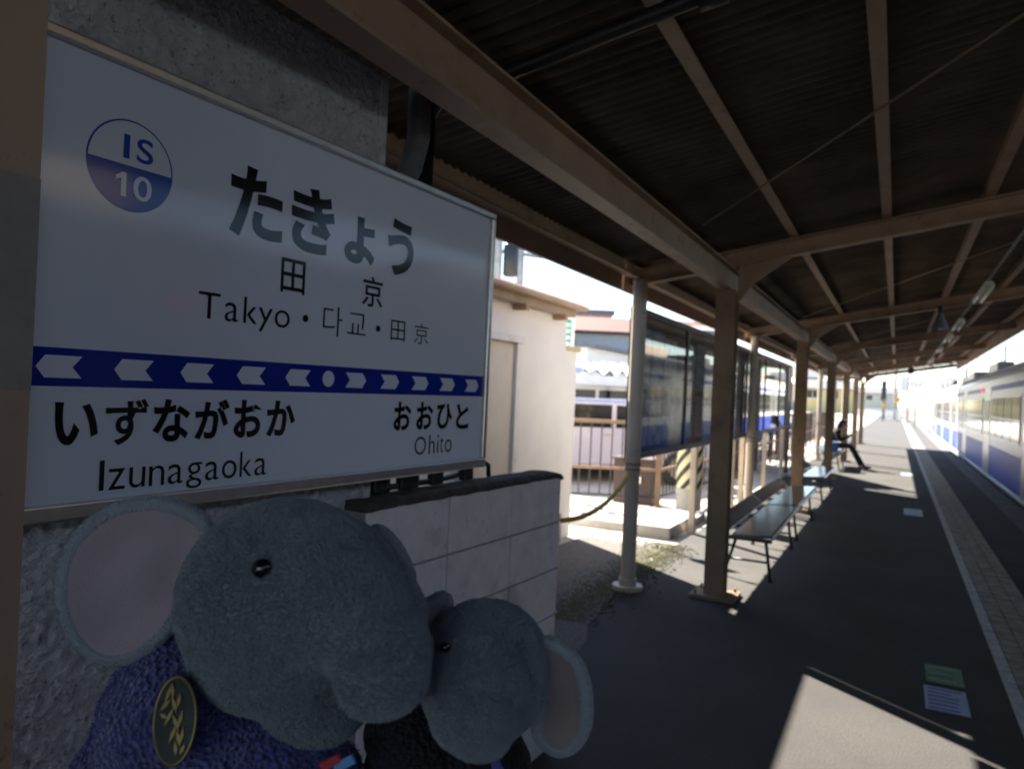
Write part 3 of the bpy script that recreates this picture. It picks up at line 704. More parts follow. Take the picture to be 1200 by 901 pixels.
def fence(pts, label, post_every=1.1, topz=1.18, name='bar_fence'):
    t = thing(name, label, 'fence', (pts[0][0], pts[0][1], 0)); O = Vector((pts[0][0], pts[0][1], 0))
    for a, b_ in zip(pts[:-1], pts[1:]):
        a, b_ = Vector(a).to_3d(), Vector(b_).to_3d(); d = b_ - a; L = d.length; d.normalize()
        M = Matrix.Translation(a - O) @ d.to_track_quat('X', 'Z').to_matrix().to_4x4()
        MB().box(0, L, -.03, .03, topz - .05, topz, M=M).build('top_rail', TAN, t)
        MB().box(0, L, -.02, .02, .50, .54, M=M).build('mid_rail', TAN, t)
        MB().box(0, L, -.015, .015, .14, .17, M=M).build('bottom_rail', FENCEK, t)
        n_ = max(1, round(L / post_every))
        for i in range(n_ + 1): MB().box(L * i / n_ - .03, L * i / n_ + .03, -.032, .032, -.02, topz - .051, M=M).build('post', TAN, t)
        nb = int(L / .14)
        bar = MB().box(-.008, .008, -.008, .008, .1705, topz - .052).mesh('bar', FENCEK)
        for i in range(nb):
            if i % 8 == 0: continue
            o = inst(bar, 'bar', t, (a - O) + d * (L * (i + .5) / nb))
    return t
fence([(-5.2, 8.75), (-2.85, 9.85), (-2.7, 12.6), (-2.7, 20)], 'black barred fence with tan rails beside the striped pole')
fence([(-2.7, 20.3), (-2.7, 34)], 'barred fence with tan rails behind the far bench', 1.4)
box_ = thing('control_box', 'dark brown utility box standing at the barred fence', 'utility box', (-3.25, 10.15, 0))
MB().box(-.28, .28, -.2, .2, .0, .62).build('cabinet', mat('brown_cabinet', (.06, .035, .03), .6), box_, bevel=.01)
MB().box(-.30, .30, -.22, .22, .62, .65).build('lid', mat('brown_cabinet', (.06, .035, .03)), box_, bevel=.006); MB().box(.1, .13, -.225, -.2, .3, .4).build('latch', ALU, box_)

# ------------------------------------------------------------------ carport, cars
cp = thing('bicycle_shed', 'white carport with a wavy corrugated roof behind the barred fence', 'carport', (-5.4, 14.6, 0), YAW + rad(6))
for x in (-3.0, -1.2, .45, 2.2, 4.0): MB().box(x - .03, x + .03, -.03, .03, 0, 1.86).build('post', TAN, cp)
MB().box(-3.2, 4.2, -.06, .04, 1.70, 1.90).build('front_beam', WHITEP, cp)
MB().box(-3.2, 4.2, 2.6, 2.7, 0, 1.95).build('back_wall', mat('shed_back_grey', (.5, .5, .5), .8), cp)
vs_ = []; n = 220
for lay in (0, 1):
    for i in range(n + 1):
        x = -3.3 + 7.6 * i / n; dz = .055 * math.cos(2 * math.pi * x / .26)
        for (y, z) in ((-.18, 1.97), (2.9, 2.25)): vs_.append((x, y, z + dz + .006 * lay))
N_ = 2 * (n + 1); fs = []
for i in range(n):
    a = 2 * i; fs += [(a, a + 2, a + 3, a + 1), (N_ + a, N_ + a + 1, N_ + a + 3, N_ + a + 2), (a, N_ + a, N_ + a + 2, a + 2), (a + 1, a + 3, N_ + a + 3, N_ + a + 1)]
MB().add(vs_, fs).build('corrugated_roof', mat('white_slate_roof', (.7, .7, .68), .8, var=.1), cp)
def make_car(name, label, loc, rot, paint, van=False, group=None):
    t = thing(name, label, 'van' if van else 'car', loc, rot, group)
    if van: prof = [(-1.7, .25), (1.65, .25), (1.7, .6), (1.55, .95), (1.15, 1.72), (1.0, 1.80), (-1.6, 1.80), (-1.7, 1.7)]
    else: prof = [(-2.0, .28), (1.95, .28), (2.0, .62), (1.85, .80), (1.0, .95), (.45, 1.38), (.2, 1.44), (-1.0, 1.44), (-1.25, 1.38), (-1.8, .98), (-2.0, .85)]
    w_ = .74 if van else .80
    MB().prism(prof, -w_, w_, 'y').build('body', paint, t, bevel=.07, auto=35)
    if van: wins = [[(.2, 1.0), (1.2, 1.0), (.95, 1.6), (.2, 1.6)], [(-.8, 1.0), (.12, 1.0), (.12, 1.6), (-.8, 1.6)], [(-1.55, 1.0), (-.88, 1.0), (-.88, 1.6), (-1.5, 1.6)]]
    else: wins = [[(.05, .95), (.85, .97), (.38, 1.33), (.05, 1.34)], [(-.95, .95), (-.03, .95), (-.03, 1.34), (-.95, 1.34)], [(-1.6, 1.0), (-1.03, .96), (-1.03, 1.32), (-1.2, 1.30)]]
    for s in (-1, 1):
        for wv in wins: MB().prism(wv, s * (w_ + .001), s * (w_ + .006), 'y').build('window', GLASSD, t)
    if van:
        MB().box(-1.708, -1.70, -.6, .6, 1.0, 1.6).build('rear_window', GLASSD, t)
        M = Matrix.Translation((1.37, 0, 1.33)) @ Matrix.Rotation(rad(-28), 4, 'Y'); MB().box(-.012, .012, -.62, .62, -.34, .32, M=M).build('windscreen', GLASSD, t)
    else:
        M = Matrix.Translation((.74, 0, 1.165)) @ Matrix.Rotation(rad(-52), 4, 'Y'); MB().box(-.012, .012, -.66, .66, -.28, .26, M=M).build('windscreen', GLASSD, t)
        M = Matrix.Translation((-1.54, 0, 1.19)) @ Matrix.Rotation(rad(54), 4, 'Y'); MB().box(-.012, .012, -.64, .64, -.24, .22, M=M).build('rear_window', GLASSD, t)
    for x in (-1.15, 1.2):
        for s in (-1, 1):
            wh = thing('wheel', None, None); wh.parent = t; wh.location = (x, s * (w_ - .07), .29); 
            MB().tube([(0, -.09, 0), (0, .09, 0)], .29, 20).build('tyre', RUBBER, wh, auto=40); MB().tube([(0, s * .05, 0), (0, s * .098, 0)], .19, 16).build('rim', ALU, wh, auto=40)
    e_ = 1.7 if van else 1.98
    for s in (-1, 1):
        MB().ell((e_ - .04, s * (w_ - .2), .66), (.06, .13, .07), 12, 8).build('headlight', WHITEP, t, smooth=True)
        MB().box(-e_ - .02, -e_ + .03, s * (w_ - .12) - .06, s * (w_ - .12) + .06, .75, .95).build('tail_light', mat('tail_red', (.4, .02, .02), .3), t)
    for s in (-1, 1): MB().box(-.15, -.0, s * (w_ + .006) - .006, s * (w_ + .006) + .006, .82, .85).build('door_handle', ALU, t)
    return t
LAV = mat('car_lavender', (.55, .52, .62), .25, .2, var=.02, coat=1); CWH = mat('car_white', (.78, .78, .78), .25, var=.02, coat=1); CBL = mat('car_blue', (.05, .08, .22), .25, .3, var=.02, coat=1); CSI = mat('car_silver', (.5, .5, .52), .3, .6, var=.02, coat=1)
make_car('parked_van', 'white van parked under the wavy roofed carport', (-5.6, 16.2, 0), YAW + rad(10), CWH, True)
make_car('parked_car', 'pale lavender car parked behind the barred fence', (-4.75, 12.6, 0), YAW + rad(8), LAV)
make_car('parked_car', 'pale silver car parked between the lavender car and the van', (-5.2, 14.2, 0), YAW + rad(8), CSI)
make_car('parked_car', 'silver car parked beyond the pale poster board', (-4.4, 18.5, 0), rad(95), CSI)
make_car('parked_car', 'white car parked beyond the silver car near the blue house', (-4.6, 22.5, 0), rad(88), CWH)

# ------------------------------------------------------------------ houses and poles behind
def house(name, label, loc, rot, sx, sy, h, wall, roof, rh=1.0, flat=False, wins=()):
    t = thing(name, label, 'house', loc, rot)
    MB().box(-sx / 2, sx / 2, -sy / 2, sy / 2, -.02, h).build('wall', wall, t)
    if flat: MB().box(-sx / 2 - .15, sx / 2 + .15, -sy / 2 - .15, sy / 2 + .15, h + .002, h + .3).build('roof', roof, t)
    else:
        MB().prism([(-sy / 2 - .5, h + .0), (sy / 2 + .5, h + .0), (sy / 2 + .5, h + .12), (0, h + rh), (-sy / 2 - .5, h + .12)], -sx / 2 - .4, sx / 2 + .4, 'x').build('roof', roof, t)
    for (x, z, ww, wh_) in wins:
        wn = MB().box(x - ww / 2, x + ww / 2, -sy / 2 - .05, -sy / 2, z, z + wh_).build('window', GLASSD, t)
        MB().box(x - ww / 2 - .06, x + ww / 2 + .06, -sy / 2 - .08, -sy / 2 - .051, z - .07, z).box(x - .025, x + .025, -sy / 2 - .075, -sy / 2 - .051, z, z + wh_).build('frame', WHITEP, wn)
    return t
HW = mat('house_grey_wall', (.48, .48, .48), .9, var=.08); HR = mat('house_red_roof', (.10, .038, .028), .8, var=.25, scale=3); HP = mat('house_pink_wall', (.45, .30, .25), .9, var=.2); HB = mat('house_blue_wall', (.25, .38, .60), .8, var=.06)
HC = mat('house_cream', (.62, .57, .46), .9, var=.06); HG = mat('house_slate', (.16, .16, .17), .8, var=.2); HY = mat('house_yellow', (.55, .45, .22), .9)
house('grey_house', 'grey house with a red tiled roof behind the carport', (-14.6, 40.5, 0), YAW, 9, 6, 4.7, HW, HR, 1.2, wins=((3.0, 2.9, .8, 1.1), (-1.5, 2.9, 1.2, 1.1), (1.0, .8, 1.2, 1.2)))
house('grey_annex', 'small pale house beside the grey house with red roof', (-10.6, 41.0, 0), YAW, 3.4, 5, 4.9, HW, HG, .6, wins=((-.6, 3.2, .7, 1.1),))
house('brick_tower', 'tall pinkish brick building rising behind the red tiled roof', (-20.5, 47, 0), YAW, 5.5, 5, 6.7, HP, HG, flat=True, wins=((1.6, 4.5, .8, 1.3), (0, 4.5, .8, 1.3)))
house('dark_roof_house', 'low house with dark roof behind the white outbuilding', (-22, 34, 0), YAW, 9, 6, 4.2, HC, HG, 1.3, wins=((2, 2.4, 1.2, 1.1),))
house('blue_house', 'pale blue walled building beyond the pale poster board', (-13.5, 52, 0), 0, 7, 12, 4.6, HB, HG, flat=True, wins=((1.5, 1.6, 1.2, 1.0),))
house('cream_warehouse', 'long cream warehouse behind the far bench', (-15.5, 36, 0), rad(90), 15, 8, 3.4, WHITEW, HG, .8, wins=((-5, 1.5, 1.4, 1.2), (-1, 1.5, 1.4, 1.2), (3, 1.5, 1.4, 1.2)))
house('yellow_house', 'yellow walled house beyond the picket fence at the platform end', (-10.5, 128, 0), rad(10), 8, 8, 3.6, HY, HG, 1.6, wins=((1, 2.2, 1.4, 1.2), (-2, 2.2, 1.4, 1.2)))
house('far_house', 'white far house to the side of the railway line beyond the train', (14, 165, 0), rad(-8), 12, 9, 5.5, WHITEW, HG, 2, wins=((2, 3, 1.6, 1.4), (-2, 3, 1.6, 1.4)))
house('far_house', 'cream far house behind the signal mast', (-6, 260, 0), rad(4), 12, 9, 5.0, HC, HG, 2, wins=((2, 3, 1.6, 1.4), (-2, 3, 1.6, 1.4)))
house('far_house', 'grey far house next to the yellow house', (-17, 135, 0), rad(15), 10, 9, 5.5, HW, HG, 2, wins=((2, 3, 1.6, 1.4),))
# utility pole with transformer above the white outbuilding
def utility_pole(label, loc, h, rot=0, can_=True, group=None):
    t = thing('utility_pole', label, 'utility pole', loc, rot, group)
    MB().tube([(0, 0, 0), (0, 0, h)], [.17, .11], 14).build('shaft', CONC, t, smooth=True)
    for z in (h - .3, h - 1.0):
        c = MB().box(-.8, .8, -.05, .05, z - .05, z + .05).build('cross_arm', GALV, t)
        for x in (-.7, -.25, .25, .7): MB().tube([(x, 0, z + .05), (x, 0, z + .12), (x, 0, z + .22)], [.03, .06, .03], 8).build('insulator', WHITEP, c, smooth=True)
    if can_: MB().tube([(.35, 0, h - 2.4), (.35, 0, h - 2.35), (.35, 0, h - 1.6), (.35, 0, h - 1.55)], [.15, .2, .2, .15], 14).build('transformer', BLACKM, t, smooth=True)
    return t
house('added_shade_block', 'added unseen two storey cream block shading the block wall cap', (-7.6, 3.3, 0), rad(90), 6.8, 3.0, 6.7, HC, HG, flat=True, wins=((0, 3.4, 1.4, 1.1),))  # unseen building added only to shade the cap of the block wall
utility_pole('utility pole with a dark transformer can behind the white outbuilding roof', (-9.2, 16.4, 0), 6.8, YAW)
utility_pole('bare utility pole standing behind the white outbuilding roof', (-10.2, 19.6, 0), 6.6, YAW + .5, False)
utility_pole('far utility pole rising beside the signal mast', (-.2, 92, 0), 9.5, .2)
utility_pole('far utility pole on the track side beyond the train', (8.5, 120, -1.1), 10.5, .1, False)
# catenary masts
for i, (x, y) in enumerate(((6.6, 62), (6.6, 95), (6.6, 130), (-1.4, 108))):
    t = thing('catenary_mast', ('grey overhead line mast beside the track just beyond the train', 'grey overhead line mast second beyond the train', 'grey overhead line mast third and farthest beyond the train', 'grey overhead line mast behind the picket fence at the platform end')[i], 'mast', (x, y, -1.1), group='overhead line masts along the track')
    MB().tube([(0, 0, 0), (0, 0, 7.2)], [.14, .11], 12).build('shaft', GALV, t, smooth=True)
    s = -1 if x > 0 else 1
    MB().tube([(0, 0, 6.2), (s * 3.2, 0, 6.4)], .035, 8).build('arm', GALV, t); MB().tube([(0, 0, 5.4), (s * 2.4, 0, 6.3)], .025, 8).build('strut', GALV, t)
wire = MB().tube([(3.4, -30, 4.0), (3.4, 260, 4.0)], .012, 6).build('contact_wire', BLACKM); tag(wire, 'thin contact wire hung over the track', 'wire')
wire = MB().tube([(3.4, -30, 5.0), (3.4, 260, 5.0)], .012, 6).build('messenger_wire', BLACKM); tag(wire, 'thin messenger wire hung above the contact wire', 'wire')

# platform end: picket fence, signal, mirror
pf = thing('picket_fence', 'white picket fence across the far end of the platform', 'fence', (-1.2, 88, 0))
for i in range(26):
    MB().box(-2.0 + .16 * i, -1.92 + .16 * i, -.02, .02, .05, 1.15).build('picket', WHITEP, pf)
for z in (.3, .9): MB().box(-2.1, 2.3, .021, .05, z, z + .07).build('rail', GALV, pf)
for x in (-2.1, .1, 2.3): MB().box(x - .04, x + .04, .051, .13, 0, 1.2).build('post', GALV, pf)
sg = thing('signal_mast', 'dark railway signal on a mast with a yellow base plate', 'signal', (-1.15, 80, 0))
MB().tube([(0, 0, 0), (0, 0, 3.6)], .06, 10).build('mast', BLACKM, sg); MB().box(-.2, .2, -.2, -.06, 2.2, 3.9).build('backboard', BLACKM, sg, bevel=.03)
for z in (2.5, 3.0, 3.5): MB().tube([(0, -.2, z), (0, -.34, z)], [.10, .12], 12).build('hood', BLACKM, sg)
MB().box(-.14, .14, -.1, -.06, 1.3, 1.75).build('yellow_plate', mat('signal_yellow', (.7, .42, .03), .5), sg)
om = thing('orange_marker', 'orange marker board on a short post beside the signal mast', 'marker', (.05, 76, 0))
MB().tube([(0, 0, 0), (0, 0, 2.0)], .03, 8).build('post', GALV, om); MB().box(-.22, .22, -.05, -.03, 1.9, 2.3).build('board', mat('marker_orange', (.75, .30, .02), .5), om)
wl_ = thing('white_lightbox', 'white box sign on a pink post near the platform end', 'sign', (.75, 66, 0))
MB().tube([(0, 0, 0), (0, 0, 4.6)], .07, 10).build('post', mat('pink_post', (.62, .30, .26), .6), wl_); MB().box(-.55, -.08, -.12, .12, 2.7, 3.9).build('box', WHITEP, wl_, bevel=.04)
mr_ = thing('platform_mirror', 'dark hooded platform mirror on an arm beside the pink post', 'mirror', (1.25, 64, 0))
MB().tube([(0, 0, 0), (0, 0, 3.2), (.1, -.1, 3.3)], .045, 8).build('post', GALV, mr_); MB().box(-.42, .42, -.22, .06, 3.05, 3.45).build('hood', BLACKM, mr_, bevel=.05); MB().box(-.36, .36, -.23, -.221, 3.1, 3.4).build('glass', ALU, mr_)

# ------------------------------------------------------------------ train
def train_car(label, Sa, Sb):
    LN = Sb - Sa; t = thing('train_car', label, 'train car', (3.40, (Sa + Sb) / 2, -.85), group='cars of the train'); W2 = 1.40; h0 = .85
    y0, y1 = -LN / 2 + .25, LN / 2 - .25
    zb, zt = -.30 + h0, 2.36 + h0
    prof = [(-W2, zb), (-W2, zt - .10), (-W2 + .03, zt), (-W2 + .16, zt + .16), (-.75, zt + .36), (0, zt + .42), (.75, zt + .36), (W2 - .16, zt + .16), (W2 - .03, zt), (W2, zt - .10), (W2, zb)]
    lower = [p for p in prof if p[1] <= zt + .001]; upper = [(-W2 + .03, zt)] + [p for p in prof if p[1] > zt + .001] + [(W2 - .03, zt)]
    body = MB().prism(prof[:3] + prof[8:], y0, y1, 'y').build('body', TRW, t)
    MB().prism([(p[0], p[1] + .001) for p in upper], y0 - .05, y1 + .05, 'y').build('roof', TRR, t, auto=30)
    sd = -1
    def side(mb, name, m, parent=body, **k): return mb.build(name, m, parent, **k)
    e = -W2
    # bands
    doors = [y0 + 2.3, 0 - .65, y1 - 3.6]; dw = 1.3
    spans = []; cur = y0
    for d in doors: spans.append((cur, d - .06)); cur = d + dw + .06
    spans.append((cur, y1))
    for (a, b_) in spans:
        side(MB().box(e - .004, e, a, b_, .02 + h0, .72 + h0), 'blue_band', TRB)
        side(MB().box(e - .004, e, a, b_, 2.0 + h0, 2.11 + h0), 'blue_stripe', TRB)
        side(MB().box(e - .010, e, a, b_, .7205 + h0, .75 + h0), 'bead', TRG)
        L = b_ - a - .5
        if L > .8:
            nwin = max(1, round(L / 1.15)); ww = L / nwin
            for i in range(nwin):
                wa = a + .25 + ww * i + .05; wb_ = wa + ww - .10
                fr_ = side(MB().box(e - .014, e, wa - .03, wb_ + .03, .92 + h0, 1.85 + h0), 'window', TRG)
                MB().box(e - .018, e - .0142, wa, wb_, .95 + h0, 1.36 + h0).build('pane', GLASSD, fr_); MB().box(e - .018, e - .0142, wa, wb_, 1.39 + h0, 1.82 + h0).build('pane', GLASSD, fr_)
    for d in doors:
        dr_ = side(MB().box(e - .005, e, d - .055, d - .002, -.1 + h0, 2.0 + h0).box(e - .005, e, d + dw + .002, d + dw + .055, -.1 + h0, 2.0 + h0).box(e - .005, e, d - .055, d + dw + .055, 2.001 + h0, 2.06 + h0), 'door_surround', TRG)
        for k in (0, 1):
            a, b_ = d + k * dw / 2 + .004, d + (k + 1) * dw / 2 - .004
            lf = side(MB().box(e - .003, e + .02, a, b_, -.08 + h0, 1.998 + h0), 'door', TRG, t)
            MB().box(e - .008, e - .0032, a + .12, b_ - .12, .95 + h0, 1.78 + h0).build('pane', GLASSD, lf)
    side(MB().box(e - .03, e, y0, y1, -.06 + h0, -.01 + h0), 'step_rail', WHITEP)
    side(MB().ell((e - .01, 1.2, 2.055 + h0), (.03, .07, .05), 12, 8), 'side_lamp', REDL, t, smooth=True)
    for ya in (y0 + 3.5, 0, y1 - 3.5):
        MB().box(-.75, .75, ya - 1.2, ya + 1.2, zt + .36, zt + .68).build('roof_unit', TRK if ya != 0 else TRR, t, bevel=.06)
    MB().box(-W2 + .15, W2 - .15, y0 + .2, y1 - .2, .25, zb - .002).build('underframe', TRK, t)
    for ya in (y0 + 2.6, y1 - 2.6):
        for dy in (-1.0, 1.0):
            MB().tube([(-.62, ya + dy, .43 - .34), (-.48, ya + dy, .43 - .34)], .38, 20).tube([(.48, ya + dy, .43 - .34), (.62, ya + dy, .43 - .34)], .38, 20).tube([(-.6, ya + dy, .09), (.6, ya + dy, .09)], .07, 8).build('wheelset', STEELR, t)
    for ye, s in ((y0, -1), (y1, 1)):
        MB().box(-.5, .5, min(ye, ye + s * .25), max(ye, ye + s * .25), -.1 + h0, 1.95 + h0).build('gangway', TRK, t)
        for sx in (-1, 1): MB().box(sx * .95 - .3, sx * .95 + .3, min(ye - s * .0, ye + s * .012), max(ye, ye + s * .012), .9 + h0, 1.8 + h0).build('end_window', GLASSD, t)
    return t
train_car('sunlit white and blue train car beyond the end of the canopy', 31.6, 51.2)
train_car('shaded white and blue train car standing alongside the canopy', 11.9, 31.5)
train_car('white and blue train car standing opposite the name board', -7.8, 11.8)

# ------------------------------------------------------------------ plush elephants on a stand
stand = thing('wooden_stand', 'tall plain wooden stand carrying the two plush elephants', 'stand', (0, 0, 0), YAW)
WOOD = mat('stand_wood', (.25, .16, .09), .6, var=.25, scale=14, bump=.1)
SX, SY, STZ = -.17, .70, .895
stand.location = Matrix.Rotation(YAW, 4, 'Z') @ Vector((SX, SY, 0))
MB().box(-.33, .33, -.17, .17, STZ - .03, STZ).build('top', WOOD, stand, bevel=.005)
for x in (-.29, .29):
    for y in (-.13, .13): MB().box(x - .02, x + .02, y - .02, y + .02, 0, STZ - .0305).build('leg', WOOD, stand, bevel=.003)
for y in (-.13, .13): MB().box(-.27, .27, y - .01, y + .01, .3, .34).build('rail', WOOD, stand)
def fuse(name, ells, m, parent, O, voxel=.0035, smooth=8, tubes=(), lump=0.0, lscale=60):
    mb = MB()
    for e in ells:
        c = [e[i] - O[i] for i in range(3)]
        mb.ell(c, e[3:6], 28, 18)
    for (pts, rs) in tubes: mb.tube([[p[i] - O[i] for i in range(3)] for p in pts], rs, 16)
    o = bpy.data.objects.new(name, mb.mesh(name, m))
    r = o.modifiers.new('r', 'REMESH'); r.mode = 'VOXEL'; r.voxel_size = voxel
    s = o.modifiers.new('s', 'SMOOTH'); s.iterations = smooth; s.factor = .6
    me = evaluated_mesh(o)
    if lump:
        me.update(); nv = len(me.vertices); co = np.empty(nv * 3); nn = np.empty(nv * 3)
        me.vertices.foreach_get('co', co); me.vertices.foreach_get('normal', nn); co = co.reshape(-1, 3); nn = nn.reshape(-1, 3)
        hh = np.array([noise.noise(q) + .6 * noise.noise(q * 2.7) for q in (Vector(c) * lscale for c in co)])
        me.vertices.foreach_set('co', (co + nn * (hh * lump)[:, None]).ravel())
    me.materials.clear(); me.materials.append(m)
    me.polygons.foreach_set('use_smooth', [True] * len(me.polygons)); me.update()
    o = bpy.data.objects.new(name, me); COL.objects.link(o); o.parent = parent
    return o
def fur(o, count, length, hm, seed=1, rr=.00042, lay=.75):
    """short plush pile as hair curves sampled over a part"""
    rng = np.random.default_rng(seed); me = o.data; me.calc_loop_triangles()
    nv, ntri = len(me.vertices), len(me.loop_triangles)
    co = np.empty(nv * 3); me.vertices.foreach_get('co', co); co = co.reshape(-1, 3)
    vn = np.empty(nv * 3); me.vertices.foreach_get('normal', vn); vn = vn.reshape(-1, 3)
    tr = np.empty(ntri * 3, dtype=np.int32); me.loop_triangles.foreach_get('vertices', tr); tr = tr.reshape(-1, 3)
    A, B, C_ = co[tr[:, 0]], co[tr[:, 1]], co[tr[:, 2]]
    ar = np.linalg.norm(np.cross(B - A, C_ - A), axis=1); k = rng.choice(ntri, count, p=ar / ar.sum())
    u = rng.random(count); v = rng.random(count); f = u + v > 1; u[f] = 1 - u[f]; v[f] = 1 - v[f]
    P = A[k] + (B - A)[k] * u[:, None] + (C_ - A)[k] * v[:, None]
    N = vn[tr[k, 0]] * (1 - u - v)[:, None] + vn[tr[k, 1]] * u[:, None] + vn[tr[k, 2]] * v[:, None]
    N /= np.linalg.norm(N, axis=1)[:, None] + 1e-9
    # coherent lay of the pile: swirls plus a general droop
    q = P * 260
    Fv = np.stack([np.sin(q[:, 1] + 1.7 * np.sin(q[:, 2] * .7)), np.sin(q[:, 2] * 1.1 + 1.3 * np.sin(q[:, 0])), np.sin(q[:, 0] * .9 + 1.5 * np.sin(q[:, 1] * .8)) - 1.4], 1)
    Fv = Fv * .25 + .6 * rng.normal(size=(count, 3)); Fv -= N * (Fv * N).sum(1)[:, None]
    L = length * (.6 + .7 * rng.random(count))[:, None]
    p1 = P + (N * .85 + Fv * lay * .35) * L * .5; p2 = P + (N * .9 + Fv * lay) * L * .8
    pts = np.stack([P - N * .0008, p1, p2], 1).reshape(-1, 3)
    hc = bpy.data.hair_curves.new('pile'); hc.add_curves([3] * count)
    hc.attributes['position'].data.foreach_set('vector', pts.astype(np.float32).ravel())
    ra = hc.attributes.get('radius') or hc.attributes.new('radius', 'FLOAT', 'POINT')
    ra.data.foreach_set('value', np.tile(np.array([rr, rr * .8, rr * .25], np.float32), count))
    hc.materials.append(hm)
    h = bpy.data.objects.new('pile', hc); COL.objects.link(h); h.parent = o; h['kind'] = 'stuff'
    return h
PLUSH = mat('grey_plush', (.27, .292, .315), .95, var=.06, scale=30, sheen=.3, bump=.3, bscale=420)
PFUR = mat('grey_plush_pile', (.29, .312, .337), .9, var=.06, scale=45, sheen=.2)
PINK = mat('pink_ear_lining', (.34, .275, .295), .9, var=.07, scale=18, sheen=.4, bump=.12, bscale=420)
KNIT = mat('purple_knit', (.10, .095, .30), .95, var=.3, scale=160, sheen=.3, bump=1., bscale=210, voro=True)
NAVY = mat('black_knit', (.012, .013, .02), .95, var=.3, scale=160, bump=.8, bscale=210, voro=True)
BEAD = mat('black_bead', (.006, .006, .007), .08, var=.1, spec=.7)
def ear(outl, parent, O, depth_off, rim=.0085, dish=.012, ny=(0, -1, 0), inset=.0, tilt=None, front=-1, lin=None):
    """plush ear: padded rim, thick back and a separate lining; outline lies roughly facing the viewer"""
    pts = [Vector(p) - Vector(O) for p in outl]; m = len(pts)
    # smooth closed outline
    out = []
    for i in range(m):
        p0_, p1_, p2_, p3_ = pts[i - 1], pts[i], pts[(i + 1) % m], pts[(i + 2) % m]
        for k in range(5):
            t_ = k / 5; out.append(.5 * ((2 * p1_) + (p2_ - p0_) * t_ + (2 * p0_ - 5 * p1_ + 4 * p2_ - p3_) * t_ ** 2 + (3 * p1_ - p0_ - 3 * p2_ + p3_) * t_ ** 3))
    if tilt:
        piv, ang = Vector(tilt[0]) - Vector(O), tilt[1]; Rm = Matrix.Rotation(ang, 3, 'Z'); out = [Rm @ (p - piv) + piv for p in out]
    cen = sum(out, Vector()) / len(out)
    nrm = Vector((0, 0, 0))
    for i in range(len(out)): nrm += (out[i] - cen).cross(out[(i + 1) % len(out)] - cen)
    nrm.normalize()
    if nrm.y * front < 0: nrm = -nrm
    inn = [cen + (p - cen) * (1 - rim / max(.01, (p - cen).length)) for p in out]
    def disc(ringscales, zf, base):
        vs_ = []; k = len(base)
        for s in ringscales:
            for p in base: vs_.append(cen + (p - cen) * s + nrm * zf(s))
        vs_.append(cen + nrm * zf(0)); fs = []
        for j in range(len(ringscales) - 1):
            for i in range(k): fs.append((j * k + i, j * k + (i + 1) % k, (j + 1) * k + (i + 1) % k, (j + 1) * k + i))
        j = len(ringscales) - 1
        for i in range(k): fs.append((j * k + i, j * k + (i + 1) % k, len(vs_) - 1))
        return vs_, fs
    mb = MB(); mb.tube(inn, rim, 12, closed=True)
    v_, f_ = disc((1, .8, .55, .3), lambda s: -.004 - .012 * (1 - s * s), inn); mb.add(v_, f_)
    eo = mb.build('ear', PLUSH, parent, smooth=True)
    mb = MB(); base = [cen + (p - cen) * (1 + .15 * rim / max(.01, (p - cen).length)) for p in inn]
    v_, f_ = disc((1, .93, .8, .6, .4, .2), lambda s: rim * .80 - dish * (1 - s ** 3) * .6 + .0015 * math.sin(9 * s), base); mb.add(v_, f_)
    mb.build('ear_lining', lin or PINK, eo, smooth=True)
    return eo
def world(x, y, z): return Matrix.Rotation(YAW, 4, 'Z') @ Vector((x, y, z))
# big elephant (coordinates in metres: x across, y away from the photographer, z height)
OB = (-.2567, .70, STZ)
big = thing('plush_elephant', 'large grey plush elephant in a purple knitted sweater with an oval badge', 'plush toy', world(*OB), YAW)
bh = fuse('head', [(-0.1945, 0.661, 1.353, 0.0906, 0.0906, 0.086), (-0.1566, 0.631, 1.367, 0.0674, 0.0674, 0.0659), (-0.1115, 0.598, 1.3575, 0.0485, 0.0498, 0.0450),
                   (-0.0935, 0.5731, 1.3400, 0.0385, 0.0375, 0.0380), (-0.0885, 0.5580, 1.3295, 0.0340, 0.0330, 0.0290), (-0.0885, 0.5500, 1.3210, 0.0290, 0.0275, 0.0180),
                   (-0.1976, 0.662, 1.3122, 0.078, 0.0713, 0.0585), (-0.1665, 0.672, 1.2650, 0.0497, 0.0543, 0.0452)], PLUSH, big, OB, lump=.0007, smooth=9)
fur(bh, 130000, .0046, PFUR, 3, rr=.00036, lay=.6)
EARB = [(-0.31, 0.640, 1.4423), (-0.2829, 0.645, 1.4374), (-0.263, 0.652, 1.4222), (-0.2572, 0.655, 1.3963), (-0.2658, 0.655, 1.3652), (-0.2834, 0.650, 1.3298), (-0.3038, 0.645, 1.3058), (-0.3264, 0.640, 1.2948), (-0.3496, 0.635, 1.2984), (-0.369, 0.628, 1.3206), (-0.3797, 0.625, 1.3524), (-0.3789, 0.626, 1.387), (-0.3663, 0.630, 1.4144), (-0.3404, 0.635, 1.4348)]
e_ = ear(EARB, big, OB, 0, rim=.0074, dish=.008); fur(e_, 16000, .005, PFUR, 5)
EARF = [(x + .005, y, z + .004) for x, y, z in [(-0.1339, 0.715, 1.4076), (-0.1153, 0.7108, 1.3985), (-0.1015, 0.708, 1.3859), (-0.0925, 0.706, 1.3698), (-0.0901, 0.706, 1.3517), (-0.0975, 0.706, 1.3332), (-0.1178, 0.71, 1.3257), (-0.1396, 0.715, 1.3495), (-0.1455, 0.716, 1.3906)]]
e_ = ear(EARF, big, OB, 0, rim=.009, dish=.008); fur(e_, 4000, .0035, PFUR, 6)
